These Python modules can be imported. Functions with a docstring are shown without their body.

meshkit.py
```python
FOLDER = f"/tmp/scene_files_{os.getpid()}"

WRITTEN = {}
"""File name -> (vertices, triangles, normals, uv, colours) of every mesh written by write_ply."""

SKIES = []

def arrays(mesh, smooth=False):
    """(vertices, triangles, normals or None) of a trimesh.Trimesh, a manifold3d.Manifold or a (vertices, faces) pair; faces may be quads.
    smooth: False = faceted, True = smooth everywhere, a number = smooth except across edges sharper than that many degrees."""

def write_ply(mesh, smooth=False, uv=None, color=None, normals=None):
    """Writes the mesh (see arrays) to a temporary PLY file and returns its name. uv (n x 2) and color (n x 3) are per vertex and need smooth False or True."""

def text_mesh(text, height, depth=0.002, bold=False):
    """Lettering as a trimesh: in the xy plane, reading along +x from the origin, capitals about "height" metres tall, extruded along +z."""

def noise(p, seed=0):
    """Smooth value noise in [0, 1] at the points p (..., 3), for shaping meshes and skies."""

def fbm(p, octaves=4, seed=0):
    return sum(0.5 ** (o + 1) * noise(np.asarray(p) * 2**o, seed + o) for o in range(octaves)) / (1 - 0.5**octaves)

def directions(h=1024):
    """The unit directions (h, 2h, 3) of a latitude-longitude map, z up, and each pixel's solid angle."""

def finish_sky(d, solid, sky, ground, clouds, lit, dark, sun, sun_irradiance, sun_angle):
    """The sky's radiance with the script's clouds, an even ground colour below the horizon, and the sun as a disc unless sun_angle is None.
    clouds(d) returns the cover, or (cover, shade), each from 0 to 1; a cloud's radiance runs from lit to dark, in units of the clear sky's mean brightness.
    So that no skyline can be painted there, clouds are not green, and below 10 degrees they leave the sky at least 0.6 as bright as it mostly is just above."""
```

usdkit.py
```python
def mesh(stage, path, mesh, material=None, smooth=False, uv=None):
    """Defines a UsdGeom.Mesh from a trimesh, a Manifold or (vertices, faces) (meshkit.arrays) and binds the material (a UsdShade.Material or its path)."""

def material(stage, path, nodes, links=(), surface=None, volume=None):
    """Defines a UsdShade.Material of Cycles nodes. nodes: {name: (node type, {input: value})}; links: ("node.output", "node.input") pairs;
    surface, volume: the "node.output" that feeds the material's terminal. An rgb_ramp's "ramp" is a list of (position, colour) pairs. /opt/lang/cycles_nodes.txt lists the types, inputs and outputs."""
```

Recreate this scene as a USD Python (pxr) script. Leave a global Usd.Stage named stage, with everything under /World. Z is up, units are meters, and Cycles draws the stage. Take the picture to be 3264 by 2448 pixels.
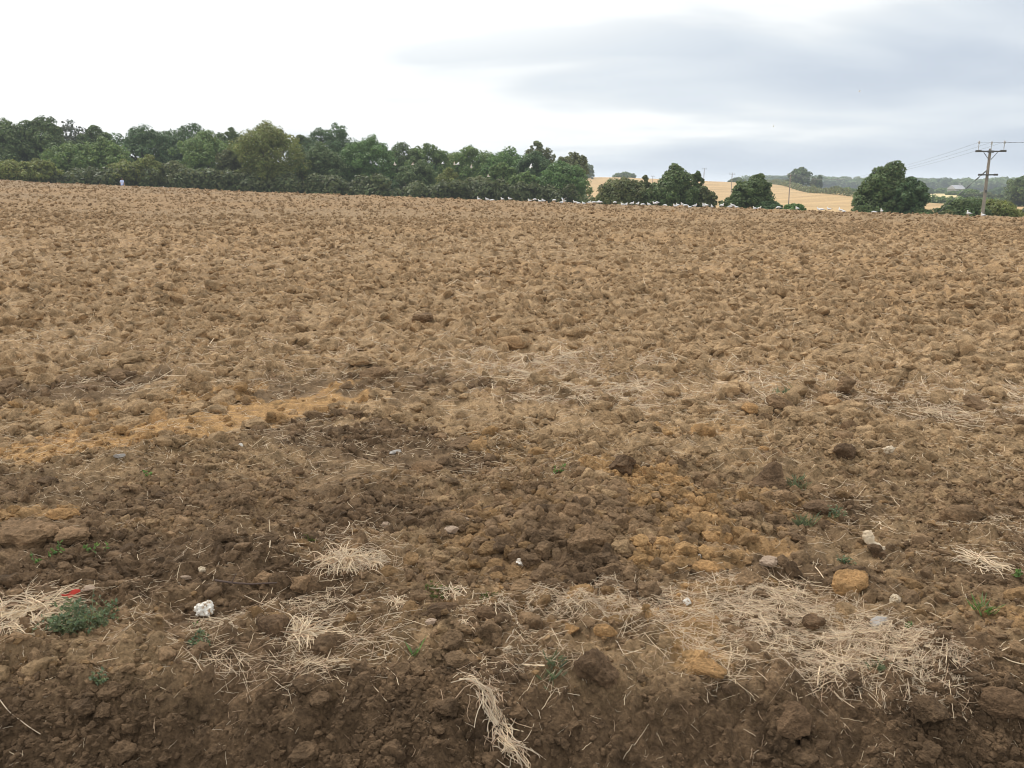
import math
import numpy as np
import trimesh
import manifold3d as m3
import usdkit
import meshkit
from pxr import Gf, Sdf, Usd, UsdGeom, UsdLux, UsdShade, Vt
from scipy.interpolate import PchipInterpolator, RegularGridInterpolator
from scipy.ndimage import gaussian_filter

# ------------------------------------------------------------------ camera, sky, sun, exposure
stage = Usd.Stage.CreateInMemory()
UsdGeom.SetStageUpAxis(stage, "Z")
UsdGeom.SetStageMetersPerUnit(stage, 1.0)
UsdGeom.Xform.Define(stage, "/World")
UsdGeom.Scope.Define(stage, "/World/Looks")
stage.SetDefaultPrim(stage.GetPrimAtPath("/World"))

PW, PH, FPX = 3264.0, 2448.0, 2716.0          # photograph size and its focal length in its own pixels
PITCH = math.radians(12.94)
EYE = np.array([0.0, 0.0, 1.9])
cam = UsdGeom.Camera.Define(stage, "/World/camera")
cam.AddTranslateOp().Set(Gf.Vec3d(*EYE))
cam.AddRotateXOp().Set(90.0 - math.degrees(PITCH))
cam.CreateHorizontalApertureAttr(36.0)
cam.CreateVerticalApertureAttr(27.0)
cam.CreateFocalLengthAttr(36.0 * FPX / PW)
cam.CreateClippingRangeAttr(Gf.Vec2f(0.05, 30000.0))
cam.CreateExposureAttr(0.88)

SUN_AZ, SUN_EL = math.radians(-38.0), math.radians(51.0)     # the bright part of the cloud cover
sun = UsdLux.DistantLight.Define(stage, "/World/sun")
sun.CreateIntensityAttr(0.4)
sun.CreateNormalizeAttr(True)
sun.CreateAngleAttr(11.0)
sun.CreateColorAttr(Gf.Vec3f(1.0, 0.97, 0.92))
sun.AddRotateZOp().Set(-math.degrees(SUN_AZ))
sun.AddRotateXOp().Set(-(90.0 - math.degrees(SUN_EL)))

SKY_STRENGTH = 0.053
K = 10.0
usdkit.material(stage, "/World/Looks/sky_clouds", {
    "tc": ("texture_coordinate", {}),
    "sep": ("separate_xyz", {}),
    "clear": ("sky_texture", {"sky_type": "single_scattering", "sun_disc": False, "sun_elevation": SUN_EL, "sun_rotation": SUN_AZ, "altitude": 60.0, "air_density": 1.0, "aerosol_density": 1.0, "ozone_density": 1.0}),
    # the cloud sheet lies on a plane overhead: streaks crowd towards the horizon
    "zmax": ("math", {"math_type": "maximum", "value2": 0.0}),
    "zoff": ("math", {"math_type": "add", "value2": 0.16}),
    "px": ("math", {"math_type": "divide"}), "py": ("math", {"math_type": "divide"}),
    "plane": ("combine_xyz", {"z": 0.0}),
    "place": ("mapping", {"location": (2.3, 0.7, 0.0), "scale": (0.62, 0.9, 1.0)}),
    "big": ("noise_texture", {"scale": 1.0, "detail": 4.0, "roughness": 0.46, "distortion": 0.3}),
    "brightdir": ("normal", {"direction": (math.sin(SUN_AZ) * math.cos(SUN_EL), math.cos(SUN_AZ) * math.cos(SUN_EL), math.sin(SUN_EL))}),
    "glow": ("map_range", {"range_type": "smoothstep", "from_min": 0.27, "from_max": 0.68, "to_min": -0.28, "to_max": 0.29, "clamp": True}),
    "n": ("map_range", {"from_min": 0.31, "from_max": 0.69, "to_min": -0.30, "to_max": 0.30, "clamp": True}),
    "deck": ("map_range", {"range_type": "smoothstep", "from_min": 0.0, "from_max": 0.34, "to_min": -0.22, "to_max": 0.30, "clamp": True}),
    "sum3": ("math", {"math_type": "add"}),
    "sum": ("math", {"math_type": "add"}),
    "sum2": ("math", {"math_type": "add", "value2": 0.60}),
    "ramp": ("rgb_ramp", {"ramp": [(0.0, (0.52, 0.60, 0.72)), (0.25, (0.63, 0.70, 0.80)), (0.45, (0.80, 0.86, 0.92)), (0.60, (0.98, 1.0, 1.0)), (0.85, (1.0, 1.0, 1.0)), (1.0, (1.0, 1.0, 1.0))]}),
    "lift": ("map_range", {"from_min": 0.5, "from_max": 1.05, "to_min": 1.0 * K, "to_max": 1.45 * K, "clamp": True}),
    "cloud": ("mix_color", {"blend_type": "multiply", "fac": 1.0, "use_clamp": False}),
    "both": ("mix_color", {"blend_type": "mix", "fac": 0.94, "use_clamp": False}),
    "bg": ("background_shader", {"strength": SKY_STRENGTH}),
}, [("tc.generated", "sep.vector"), ("tc.generated", "clear.vector"),
    ("sep.z", "zmax.value1"), ("zmax.value", "zoff.value1"),
    ("sep.x", "px.value1"), ("zoff.value", "px.value2"), ("sep.y", "py.value1"), ("zoff.value", "py.value2"),
    ("px.value", "plane.x"), ("py.value", "plane.y"), ("plane.vector", "place.vector"), ("place.vector", "big.vector"),
    ("tc.generated", "brightdir.normal"), ("brightdir.dot", "glow.value"),
    ("big.fac", "n.value"), ("n.result", "sum.value1"), ("glow.result", "sum.value2"), ("sep.z", "deck.value"), ("sum.value", "sum3.value1"), ("deck.result", "sum3.value2"), ("sum3.value", "sum2.value1"),
    ("sum2.value", "ramp.fac"), ("sum2.value", "lift.value"), ("ramp.color", "cloud.a"), ("lift.result", "cloud.b"),
    ("clear.color", "both.a"), ("cloud.result", "both.b"), ("both.result", "bg.color")], surface="bg.background")
dome = UsdLux.DomeLight.Define(stage, "/World/sky")
dome.GetPrim().SetCustomDataByKey("kind", "structure")
UsdShade.MaterialBindingAPI.Apply(dome.GetPrim()).Bind(UsdShade.Material.Get(stage, "/World/Looks/sky_clouds"))

# ------------------------------------------------------------------ helpers
used = {}


def numbered(path):
    n = used.get(path, 0)
    used[path] = n + 1
    return path if n == 0 else f"{path}_{n:03d}"


def tag(p, label=None, cat=None, group=None, kind=None):
    p = p.GetPrim() if hasattr(p, "GetPrim") else p
    for k, v in (("label", label), ("category", cat), ("group", group), ("kind", kind)):
        if v:
            p.SetCustomDataByKey(k, v)
    return p


def looks(name):
    return UsdShade.Material.Get(stage, "/World/Looks/" + name)


def frame(x, loc=(0, 0, 0), rz=0.0, rx=0.0, ry=0.0, scale=None):
    x.AddTranslateOp().Set(Gf.Vec3d(*map(float, loc)))
    if rz:
        x.AddRotateZOp().Set(float(rz))
    if ry:
        x.AddRotateYOp().Set(float(ry))
    if rx:
        x.AddRotateXOp().Set(float(rx))
    if scale is not None:
        x.AddScaleOp().Set(Gf.Vec3f(*(map(float, scale) if np.ndim(scale) else (float(scale),) * 3)))


def thing(name, label, cat, loc=(0, 0, 0), rz=0.0, group=None, kind=None, **kw):
    x = UsdGeom.Xform.Define(stage, numbered("/World/" + name))
    frame(x, loc, rz, **kw)
    tag(x, label, cat, group, kind)
    return x


def part(name, mesh, mat, parent, smooth=False, tint=None, label=None):
    m = usdkit.mesh(stage, numbered(str(parent.GetPath()) + "/" + name), mesh, looks(mat), smooth=smooth)
    if tint is not None:
        UsdGeom.PrimvarsAPI(m).CreatePrimvar("tint", Sdf.ValueTypeNames.Color3fArray, "vertex").Set(Vt.Vec3fArray.FromNumpy(np.asarray(tint, np.float32)))
    if label:
        tag(m, label)
    return m


def single(name, mesh, mat, label, cat=None, group=None, kind=None, smooth=False, tint=None):
    m = part(name, mesh, mat, stage.GetPrimAtPath("/World"), smooth, tint)
    tag(m, label, cat, group, kind)
    return m


def dup(src, loc, rz=0.0, label=None, group=None, **kw):
    """A copy of a thing with its parts under the next number."""
    src = src.GetPrim()
    base = src.GetName()
    if base[-4:-3] == "_" and base[-3:].isdigit():
        base = base[:-4]
    x = UsdGeom.Xform.Define(stage, numbered("/World/" + base))
    x.GetPrim().GetReferences().AddInternalReference(src.GetPath())
    x.GetPrim().SetInstanceable(True)
    x.ClearXformOpOrder()
    x = UsdGeom.Xform(x.GetPrim())
    ops = {"xformOp:translate": Gf.Vec3d(*map(float, loc)), "xformOp:rotateZ": float(rz), "xformOp:rotateY": float(kw.get("ry", 0)), "xformOp:rotateX": float(kw.get("rx", 0))}
    s = kw.get("scale", 1.0)
    order = []
    for nme, val in ops.items():
        t = Sdf.ValueTypeNames.Double3 if nme.endswith("translate") else Sdf.ValueTypeNames.Float
        x.GetPrim().CreateAttribute(nme, t).Set(val)
        order.append(nme)
    x.GetPrim().CreateAttribute("xformOp:scale", Sdf.ValueTypeNames.Float3).Set(Gf.Vec3f(*(map(float, s) if np.ndim(s) else (float(s),) * 3)))
    order.append("xformOp:scale")
    x.GetPrim().CreateAttribute("xformOpOrder", Sdf.ValueTypeNames.TokenArray, variability=Sdf.VariabilityUniform).Set(Vt.TokenArray(order))
    tag(x, label, None, group)
    return x


def tube(points, radii, sides=6, cap=True):
    p = np.asarray(points, float)
    r = np.broadcast_to(np.asarray(radii, float), (len(p),))
    t = np.gradient(p, axis=0)
    t /= np.maximum(np.linalg.norm(t, axis=1, keepdims=True), 1e-9)
    ref = np.array([0, 0, 1.0]) if abs(t[:, 2]).mean() < 0.8 else np.array([1.0, 0, 0])
    u = np.cross(t, ref)
    u /= np.maximum(np.linalg.norm(u, axis=1, keepdims=True), 1e-9)
    w = np.cross(t, u)
    a = np.linspace(0, 2 * np.pi, sides, endpoint=False)
    v = (p[:, None] + r[:, None, None] * (np.cos(a)[None, :, None] * u[:, None] + np.sin(a)[None, :, None] * w[:, None])).reshape(-1, 3)
    f = []
    for i in range(len(p) - 1):
        for k in range(sides):
            a0, a1 = i * sides + k, i * sides + (k + 1) % sides
            f += [(a0, a0 + sides, a1 + sides), (a0, a1 + sides, a1)]
    if cap:
        n = len(p) - 1
        for k in range(1, sides - 1):
            f += [(0, k, k + 1), (n * sides, n * sides + k + 1, n * sides + k)]
    return v, np.array(f)[:, ::-1]


def merge(parts):
    vs, fs, n = [], [], 0
    for v, f in parts:
        vs.append(np.asarray(v, float)); fs.append(np.asarray(f, int) + n); n += len(v)
    return np.vstack(vs), np.vstack(fs)


def box(c, size, rz=0.0):
    m = trimesh.creation.box(size)
    m.apply_transform(trimesh.transformations.rotation_matrix(math.radians(rz), [0, 0, 1]))
    m.apply_translation(c)
    return np.array(m.vertices), np.array(m.faces)


def ray(px, py):
    x, y = (px - PW / 2) / FPX, (PH / 2 - py) / FPX
    return np.array([x, math.cos(PITCH) + y * math.sin(PITCH), -math.sin(PITCH) + y * math.cos(PITCH)])


def at(px, py, d):
    """The point seen at pixel (px, py) of the photograph and a horizontal distance d from the eye."""
    v = ray(px, py)
    return EYE + v * (d / math.hypot(v[0], v[1]))


def az_of(px):
    return math.atan2((px - PW / 2) / FPX, math.cos(PITCH))   # near enough at horizon level


def sstep(a, b, x):
    t = np.clip((x - a) / (b - a), 0, 1)
    return t * t * (3 - 2 * t)


# ------------------------------------------------------------------ terrain
CREST = [(-700, 545, 118), (0, 570, 112), (600, 601, 95), (1000, 619, 84), (1500, 641, 75), (1900, 655, 70), (2150, 664, 67), (2400, 672, 65), (2736, 684, 64), (3264, 701, 62), (3900, 716, 60)]
cpx = np.array([c[0] for c in CREST], float)


def crest_py(px):
    return np.interp(px, cpx, [c[1] for c in CREST])


def crest_r(px):
    return np.interp(px, cpx, [c[2] for c in CREST])


BEYOND = {
    -700: [(150, 565), (200, 570), (600, 600), (6500, 603)],
    0: [(150, 588), (200, 592), (400, 600), (900, 606), (6500, 603)],
    600: [(150, 614), (200, 612), (600, 602), (6500, 603)],
    1200: [(145, 640), (200, 630), (600, 600), (1000, 604), (6500, 603)],
    1632: [(140, 653), (200, 640), (400, 600), (600, 574), (900, 582), (6500, 603)],
    1900: [(105, 663), (140, 657), (250, 630), (400, 600), (600, 563), (800, 572), (6500, 603)],
    2150: [(105, 672), (140, 669), (250, 642), (400, 610), (580, 574), (800, 582), (6500, 600)],
    2400: [(105, 680), (150, 676), (270, 648), (390, 622), (550, 585), (750, 592), (6500, 597)],
    2650: [(105, 692), (150, 684), (270, 655), (330, 628), (380, 612), (520, 607), (1200, 602), (3000, 598), (5000, 592), (6500, 596)],
    2850: [(105, 698), (130, 696), (270, 664), (320, 640), (450, 627), (800, 613), (3000, 600), (4600, 592), (6500, 596)],
    3050: [(105, 703), (140, 699), (270, 672), (310, 657), (430, 633), (640, 618), (1000, 611), (3000, 600), (4600, 589), (6500, 594)],
    3264: [(100, 707), (120, 700), (160, 690), (240, 666), (300, 655), (430, 642), (700, 625), (1000, 612), (3000, 600), (4600, 590), (6500, 595)],
    3900: [(100, 720), (150, 705), (300, 665), (700, 630), (1000, 615), (3000, 602), (4600, 592), (6500, 596)],
}
LR = np.linspace(math.log(1.0), math.log(6500), 500)
cols, caz = [], []
for px, far in BEYOND.items():
    c = crest_r(px)
    zc = at(px, crest_py(px), c)[2]
    k = [(1.0, 0.0), (8.0, 0.0), (0.22 * c, 0.05 * zc), (0.5 * c, 0.32 * zc), (0.78 * c, 0.70 * zc), (0.9 * c, 0.88 * zc), (c, zc)]
    s = (zc - EYE[2]) / c
    k += [(1.06 * c, EYE[2] + 1.06 * c * (s - 0.0012)), (1.2 * c, EYE[2] + 1.2 * c * (s - 0.007))]
    k += [(r, at(px, py, r)[2]) for r, py in far if r > 1.3 * c]
    k = np.array(k)
    cols.append(PchipInterpolator(np.log(k[:, 0]), k[:, 1], extrapolate=True)(LR))
    caz.append(az_of(px))
cols = np.array(cols)
AZ = np.linspace(caz[0], caz[-1], 300)
grid = np.array([np.interp(AZ, caz, cols[:, j]) for j in range(len(LR))]).T
grid = gaussian_filter(grid, (5.0, 0.0), mode="nearest")
_base = RegularGridInterpolator((AZ, LR), grid, bounds_error=False, fill_value=None)


def fold(az):
    lim = 0.62
    a = np.abs(az)
    return np.sign(az) * np.where(a <= lim, a, lim * (1 - (a - lim) / (math.pi - lim)))


def base(x, y):
    r = np.hypot(x, y)
    return _base(np.stack([np.clip(fold(np.arctan2(x, y)), AZ[0], AZ[-1]), np.clip(np.log(np.maximum(r, 1.0)), LR[0], LR[-1])], -1))


def g(px, py):
    """Where the photograph's pixel meets the near field (taken as level): x, y."""
    v = ray(px, py)
    t = -EYE[2] / v[2]
    return np.array([v[0] * t, v[1] * t])


def hash2(i, j, seed):
    h = (i * 374761393 + j * 668265263 + seed * 974711) & 0xFFFFFFFF
    h = ((h ^ (h >> 13)) * 1274126177) & 0xFFFFFFFF
    h = ((h ^ (h >> 16)) * 2246822519) & 0xFFFFFFFF
    return h ^ (h >> 15)


def domes(x, y, scale, seed, sparse=0.0, steep=2.0):
    """Overlapping angular lumps about "scale" metres across, their tops tilted this way and that; heights 0 to about 1."""
    x, y = x / scale, y / scale
    i, j = np.floor(x).astype(np.int64), np.floor(y).astype(np.int64)
    out = np.zeros_like(x)
    for a in (-1, 0, 1):
        for b in (-1, 0, 1):
            h = hash2(i + a, j + b, seed)
            g2 = hash2(i + a, j + b, seed + 977)
            dx = x - (i + a + (h & 255) / 255.0)
            dy = y - (j + b + ((h >> 8) & 255) / 255.0)
            rr = 0.45 + 0.5 * ((h >> 16) & 255) / 255.0
            hh = ((h >> 24) & 255) / 255.0
            th = (g2 & 255) * (math.pi / 255.0)
            cs, sn = np.cos(th), np.sin(th)
            ex = 0.72 + 0.28 * ((g2 >> 8) & 255) / 255.0
            u, v = np.abs(dx * cs + dy * sn) / rr, np.abs(dy * cs - dx * sn) / (rr * ex)
            d = np.maximum(np.maximum(u, v), 0.74 * (u + v))
            top = 0.75 + (dx * (((g2 >> 16) & 255) / 255.0 - 0.5) + dy * (((g2 >> 24) & 255) / 255.0 - 0.5)) * 1.3
            hgt = np.where(hh < sparse, 0.0, (0.35 + 0.65 * hh) * rr / 0.95) * top
            out = np.maximum(out, hgt * np.minimum(1.0, np.maximum(0, 1 - d) * steep))
    return out


def vnoise(x, y, seed):
    i, j = np.floor(x).astype(np.int64), np.floor(y).astype(np.int64)
    u, v = x - i, y - j
    u, v = u * u * (3 - 2 * u), v * v * (3 - 2 * v)
    k = 1.0 / 4294967295.0
    a, b, c, d = hash2(i, j, seed) * k, hash2(i + 1, j, seed) * k, hash2(i, j + 1, seed) * k, hash2(i + 1, j + 1, seed) * k
    return (a + (b - a) * u) * (1 - v) + (c + (d - c) * u) * v


def n2(x, y, s, seed, octv=3):
    """Smooth fractal noise in [0, 1] on the plane, features about s metres across."""
    x, y, out, w = x / s, y / s, 0.0, 0.5
    for o in range(octv):
        out = out + w * vnoise(x * 2 ** o + 17.3 * o, y * 2 ** o - 9.1 * o, seed * 13 + o)
        w *= 0.5
    return out / (1 - 0.5 ** octv)


def blob_mask(x, y, pts, width, soft=0.35, wob=0.5, seed=3):
    """1 inside a band of the given half width along a polyline, with a frayed edge."""
    d = np.full(x.shape, 1e9)
    pts = [np.asarray(p, float) for p in pts]
    if len(pts) == 1:
        d = np.hypot(x - pts[0][0], y - pts[0][1])
    for p, q in zip(pts[:-1], pts[1:]):
        t = np.clip(((x - p[0]) * (q[0] - p[0]) + (y - p[1]) * (q[1] - p[1])) / max((q - p) @ (q - p), 1e-9), 0, 1)
        d = np.minimum(d, np.hypot(x - p[0] - t * (q[0] - p[0]), y - p[1] - t * (q[1] - p[1])))
    d = d + width * wob * 2.2 * (n2(x, y, max(width * 0.8, 0.05), seed, 4) - 0.5)
    return 1 - sstep(width * (1 - soft), width * (1 + soft), d)


def edge_y(x):
    return 2.98 + 0.05 * np.sin(1.7 * x + 0.4) + 0.04 * np.sin(4.1 * x) + 0.02 * np.sin(11.0 * x + 1.0) - 0.03 * x


OCHRE = [([g(170, 1425), g(420, 1395), g(760, 1340), g(1030, 1285)], 0.33, 1.0), ([g(560, 1270), g(760, 1262)], 0.22, 0.55), ([g(1930, 1500), g(2080, 1540)], 0.22, 0.75), ([g(2130, 1640), g(2330, 1720)], 0.24, 0.5),
         ([g(2080, 1790), g(2260, 1800)], 0.12, 0.55), ([g(2220, 1960), g(2230, 2140)], 0.10, 0.6), ([g(60, 1655), g(210, 1650)], 0.10, 0.6), ([g(3130, 1960), g(3264, 1990)], 0.10, 0.4), ([g(1850, 1940), g(2010, 1990)], 0.11, 0.5),
         ([g(2120, 1390), g(2330, 1370)], 0.18, 0.45), ([g(2480, 1880), g(2200, 1880)], 0.08, 0.45), ([g(0, 1340), g(500, 1330)], 0.35, 0.35), ([g(1550, 1410), g(1750, 1440)], 0.25, 0.3), ([g(2350, 1600), g(2560, 1640)], 0.22, 0.3), ([g(1500, 1640), g(1700, 1880)], 0.2, 0.22)]


DAMP = [([g(-100, 1290), g(380, 1235)], 0.40, 0.75), ([g(850, 1260), g(1420, 1250)], 0.42, 0.7), ([g(1000, 1370), g(1380, 1450)], 0.42, 0.75), ([g(1130, 1640), g(1380, 1640)], 0.22, 0.7), ([g(1560, 1700), g(1830, 1850)], 0.28, 0.75),
        ([g(350, 1760), g(1000, 1900)], 0.26, 0.8), ([g(0, 1560), g(500, 1620)], 0.22, 0.5), ([g(2480, 1640), g(2680, 1640)], 0.2, 0.7), ([g(2500, 1830), g(2660, 1830)], 0.14, 0.6), ([g(2700, 1300), g(3264, 1380)], 0.3, 0.5), ([g(1650, 1280), g(1900, 1300)], 0.2, 0.5)]


def relief(x, y, full=True):
    """Height of the tilled soil above the smooth ground."""
    r = np.hypot(x, y)
    wx = x + 0.03 * (n2(x, y, 0.06, 1, 2) - 0.5) + 0.13 * (n2(x, y, 0.3, 2, 2) - 0.5)
    wy = y + 0.03 * (n2(x, y, 0.06, 3, 2) - 0.5) + 0.13 * (n2(x, y, 0.3, 4, 2) - 0.5)
    plough = sstep(7.0, 9.4, y + 0.10 * x + 1.4 * (n2(x, y, 1.6, 5) - 0.5))      # tilled field from here on
    strip = 1 - plough
    near = 1 - sstep(9.0, 22.0, r)
    patch = n2(x, y, 0.7, 6)
    h = 0.12 * (n2(x, y, 2.4, 7) - 0.5)
    h += plough * (0.14 * domes(wx * 0.7, wy, 0.95, 16, 0.3, 1.5) * sstep(12, 26, r) + 0.135 * domes(wx * 0.8, wy, 0.50, 11, 0.2) + 0.110 * domes(wx + 0.3, wy, 0.26, 12, 0.25))
    h += (0.75 + 0.25 * plough) * 0.085 * domes(wx, wy, 0.15, 13, 0.2) * sstep(0.28, 0.55, patch + 0.3 * plough)
    h += strip * 0.11 * (n2(x, y, 0.45, 8) - 0.5)
    h += 0.052 * domes(wx, wy, 0.080, 14, 0.1) * (0.8 + 0.2 * plough)
    if full:
        h += near * 0.030 * domes(wx, wy, 0.040, 15, 0.1)
        h += near * 0.024 * (n2(x, y, 0.03, 9, 3) - 0.5)
    flat = np.zeros_like(x)
    for pts, w in (([g(150, 1420), g(1000, 1290)], 0.5), ([g(2350, 1600), g(2500, 1640)], 0.22), ([g(2230, 1900), g(2300, 2120)], 0.2), ([g(600, 1560), g(1400, 1480)], 0.3)):
        flat = np.maximum(flat, blob_mask(x, y, pts, w, 0.6, 0.3, 21))
    h *= 1 - 0.55 * flat
    # the crumbly heap, the ridge where the plough turned, the ledge above the bank
    m = g(1900, 1660)
    h += 0.10 * np.exp(-(((x - m[0]) / 0.55) ** 2 + ((y - m[1]) / 0.42) ** 2))
    m = g(850, 1800)
    h += 0.05 * np.exp(-(((x - m[0]) / 0.45) ** 2 + ((y - m[1]) / 0.22) ** 2))
    h += 0.07 * np.exp(-(((y + 0.1 * x - 8.7) / 0.8) ** 2))
    e = edge_y(x)
    h += 0.03 * np.exp(-(((y - e - 0.22) / 0.25) ** 2))
    bank = sstep(e + 0.05, e - 0.75, y + 0.16 * (n2(x, y, 0.22, 10) - 0.5) + 0.05 * (domes(wx, wy, 0.10, 17, 0.2) - 0.4) + 0.02 * (domes(wx, wy, 0.04, 18, 0.2) - 0.4))
    return h * (1 - 0.15 * bank) - 0.36 * bank


def end_r(az):
    return crest_r(PW / 2 + np.tan(np.clip(fold(az), -0.6, 0.62)) * math.cos(PITCH) * FPX) * 1.28


def surf(x, y):
    x, y = np.atleast_1d(np.asarray(x, float)), np.atleast_1d(np.asarray(y, float))
    r, e = np.hypot(x, y), end_r(np.arctan2(x, y))
    return base(x, y) + relief(x, y) * (1 - sstep(0.92 * e, e, r))


def onsurf(px, py):
    """The point of the tilled ground seen at a pixel of the photograph."""
    v = ray(px, py)
    v = v / np.hypot(v[0], v[1])
    r = np.exp(np.linspace(math.log(2.1), math.log(120), 1500))
    z = EYE[2] + v[2] * r
    s = surf(v[0] * r, v[1] * r)
    k = int(np.argmax(z < s)) if np.any(z < s) else len(r) - 1
    return np.array([v[0] * r[k], v[1] * r[k], s[k]])


def soil_colour(x, y):
    r = np.hypot(x, y)
    c = np.zeros((len(x), 3))
    tan = np.array([0.325, 0.221, 0.121])
    brown = np.array([0.238, 0.161, 0.086])
    dark = np.array([0.134, 0.086, 0.048])
    ochre = np.array([0.340, 0.205, 0.088])
    n = n2(x, y, 1.3, 31, 4)
    m = n2(x, y, 0.35, 32, 3)
    yy = y + 0.08 * x + 1.6 * (n - 0.5)
    c[:] = tan * (1 - 0.15 * sstep(25, 60, r))[:, None]
    c += (np.array([0.33, 0.205, 0.098]) - c) * (0.5 * sstep(0.42, 0.62, n2(x, y * 1.5, 9.0, 33, 3)) * sstep(9, 16, r))[:, None]
    t = 0.85 * (1 - sstep(5.3, 7.9, yy))
    c += (brown - c) * t[:, None]
    t = (1 - sstep(3.8, 6.6, yy)) * np.clip(0.74 + 1.7 * (m - 0.5), 0.1, 1)
    c += (dark - c) * np.clip(t, 0, 1)[:, None]
    t = 1 - sstep(2.78, 3.04, y + 0.2 * (m - 0.5))
    c += (dark * 0.66 - c) * t[:, None]
    for k, (pts, w, s) in enumerate(DAMP):
        t = s * sstep(0.30, 0.75, 0.92 * blob_mask(x, y, pts, w, 0.8, 0.9, 140 + k) + 0.7 * (n2(x, y, 0.11, 170 + k, 4) - 0.5))
        c += (dark * 0.78 - c) * t[:, None]
    for k, (pts, w, s) in enumerate(OCHRE):
        t = s * sstep(0.34, 0.62, 0.92 * blob_mask(x, y, pts, w, 0.8, 0.9, 40 + k) + 0.9 * (n2(x, y, 0.085, 70 + k, 4) - 0.5))
        c += (ochre - c) * t[:, None]
    return c


# ------------------------------------------------------------------ materials
def soil_material(name, colour=None, grain=70.0):
    nodes = {
        "pos": ("geometry", {}),
        "big": ("noise_texture", {"scale": grain * 0.12, "detail": 4.0, "roughness": 0.6}),
        "fine": ("noise_texture", {"scale": grain, "detail": 4.0, "roughness": 0.65}),
        "v": ("map_range", {"from_min": 0.3, "from_max": 0.7, "to_min": 0.56, "to_max": 1.46}),
        "w": ("map_range", {"from_min": 0.3, "from_max": 0.7, "to_min": 0.64, "to_max": 1.38}),
        "vw": ("math", {"math_type": "multiply"}),
        "mul": ("mix_color", {"blend_type": "multiply", "fac": 1.0, "use_clamp": False}),
        "bump": ("bump", {"strength": 0.9, "distance": 0.014}),
        "bump2": ("bump", {"strength": 0.6, "distance": 0.02}),
        "p": ("principled_bsdf", {"roughness": 0.95, "specular_ior_level": 0.12, "diffuse_roughness": 0.5}),
    }
    links = [("pos.position", "big.vector"), ("pos.position", "fine.vector"), ("big.fac", "v.value"), ("fine.fac", "w.value"), ("v.result", "vw.value1"), ("w.result", "vw.value2"),
             ("vw.value", "mul.b"), ("mul.result", "p.base_color"), ("fine.fac", "bump.height"), ("big.fac", "bump2.height"), ("bump2.normal", "bump.normal"), ("bump.normal", "p.normal")]
    if colour is None:
        nodes["soil"] = ("attribute", {"attribute": "tint"})
        links.append(("soil.color", "mul.a"))
    else:
        nodes["mul"][1]["a"] = colour
    usdkit.material(stage, "/World/Looks/" + name, nodes, links, surface="p.BSDF")


soil_material("tilled_soil")
soil_material("clod_tan", (0.30, 0.192, 0.100))
soil_material("clod_brown", (0.195, 0.125, 0.069))
soil_material("clod_dark", (0.115, 0.0725, 0.041))
soil_material("clod_ochre", (0.290, 0.172, 0.076))


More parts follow.
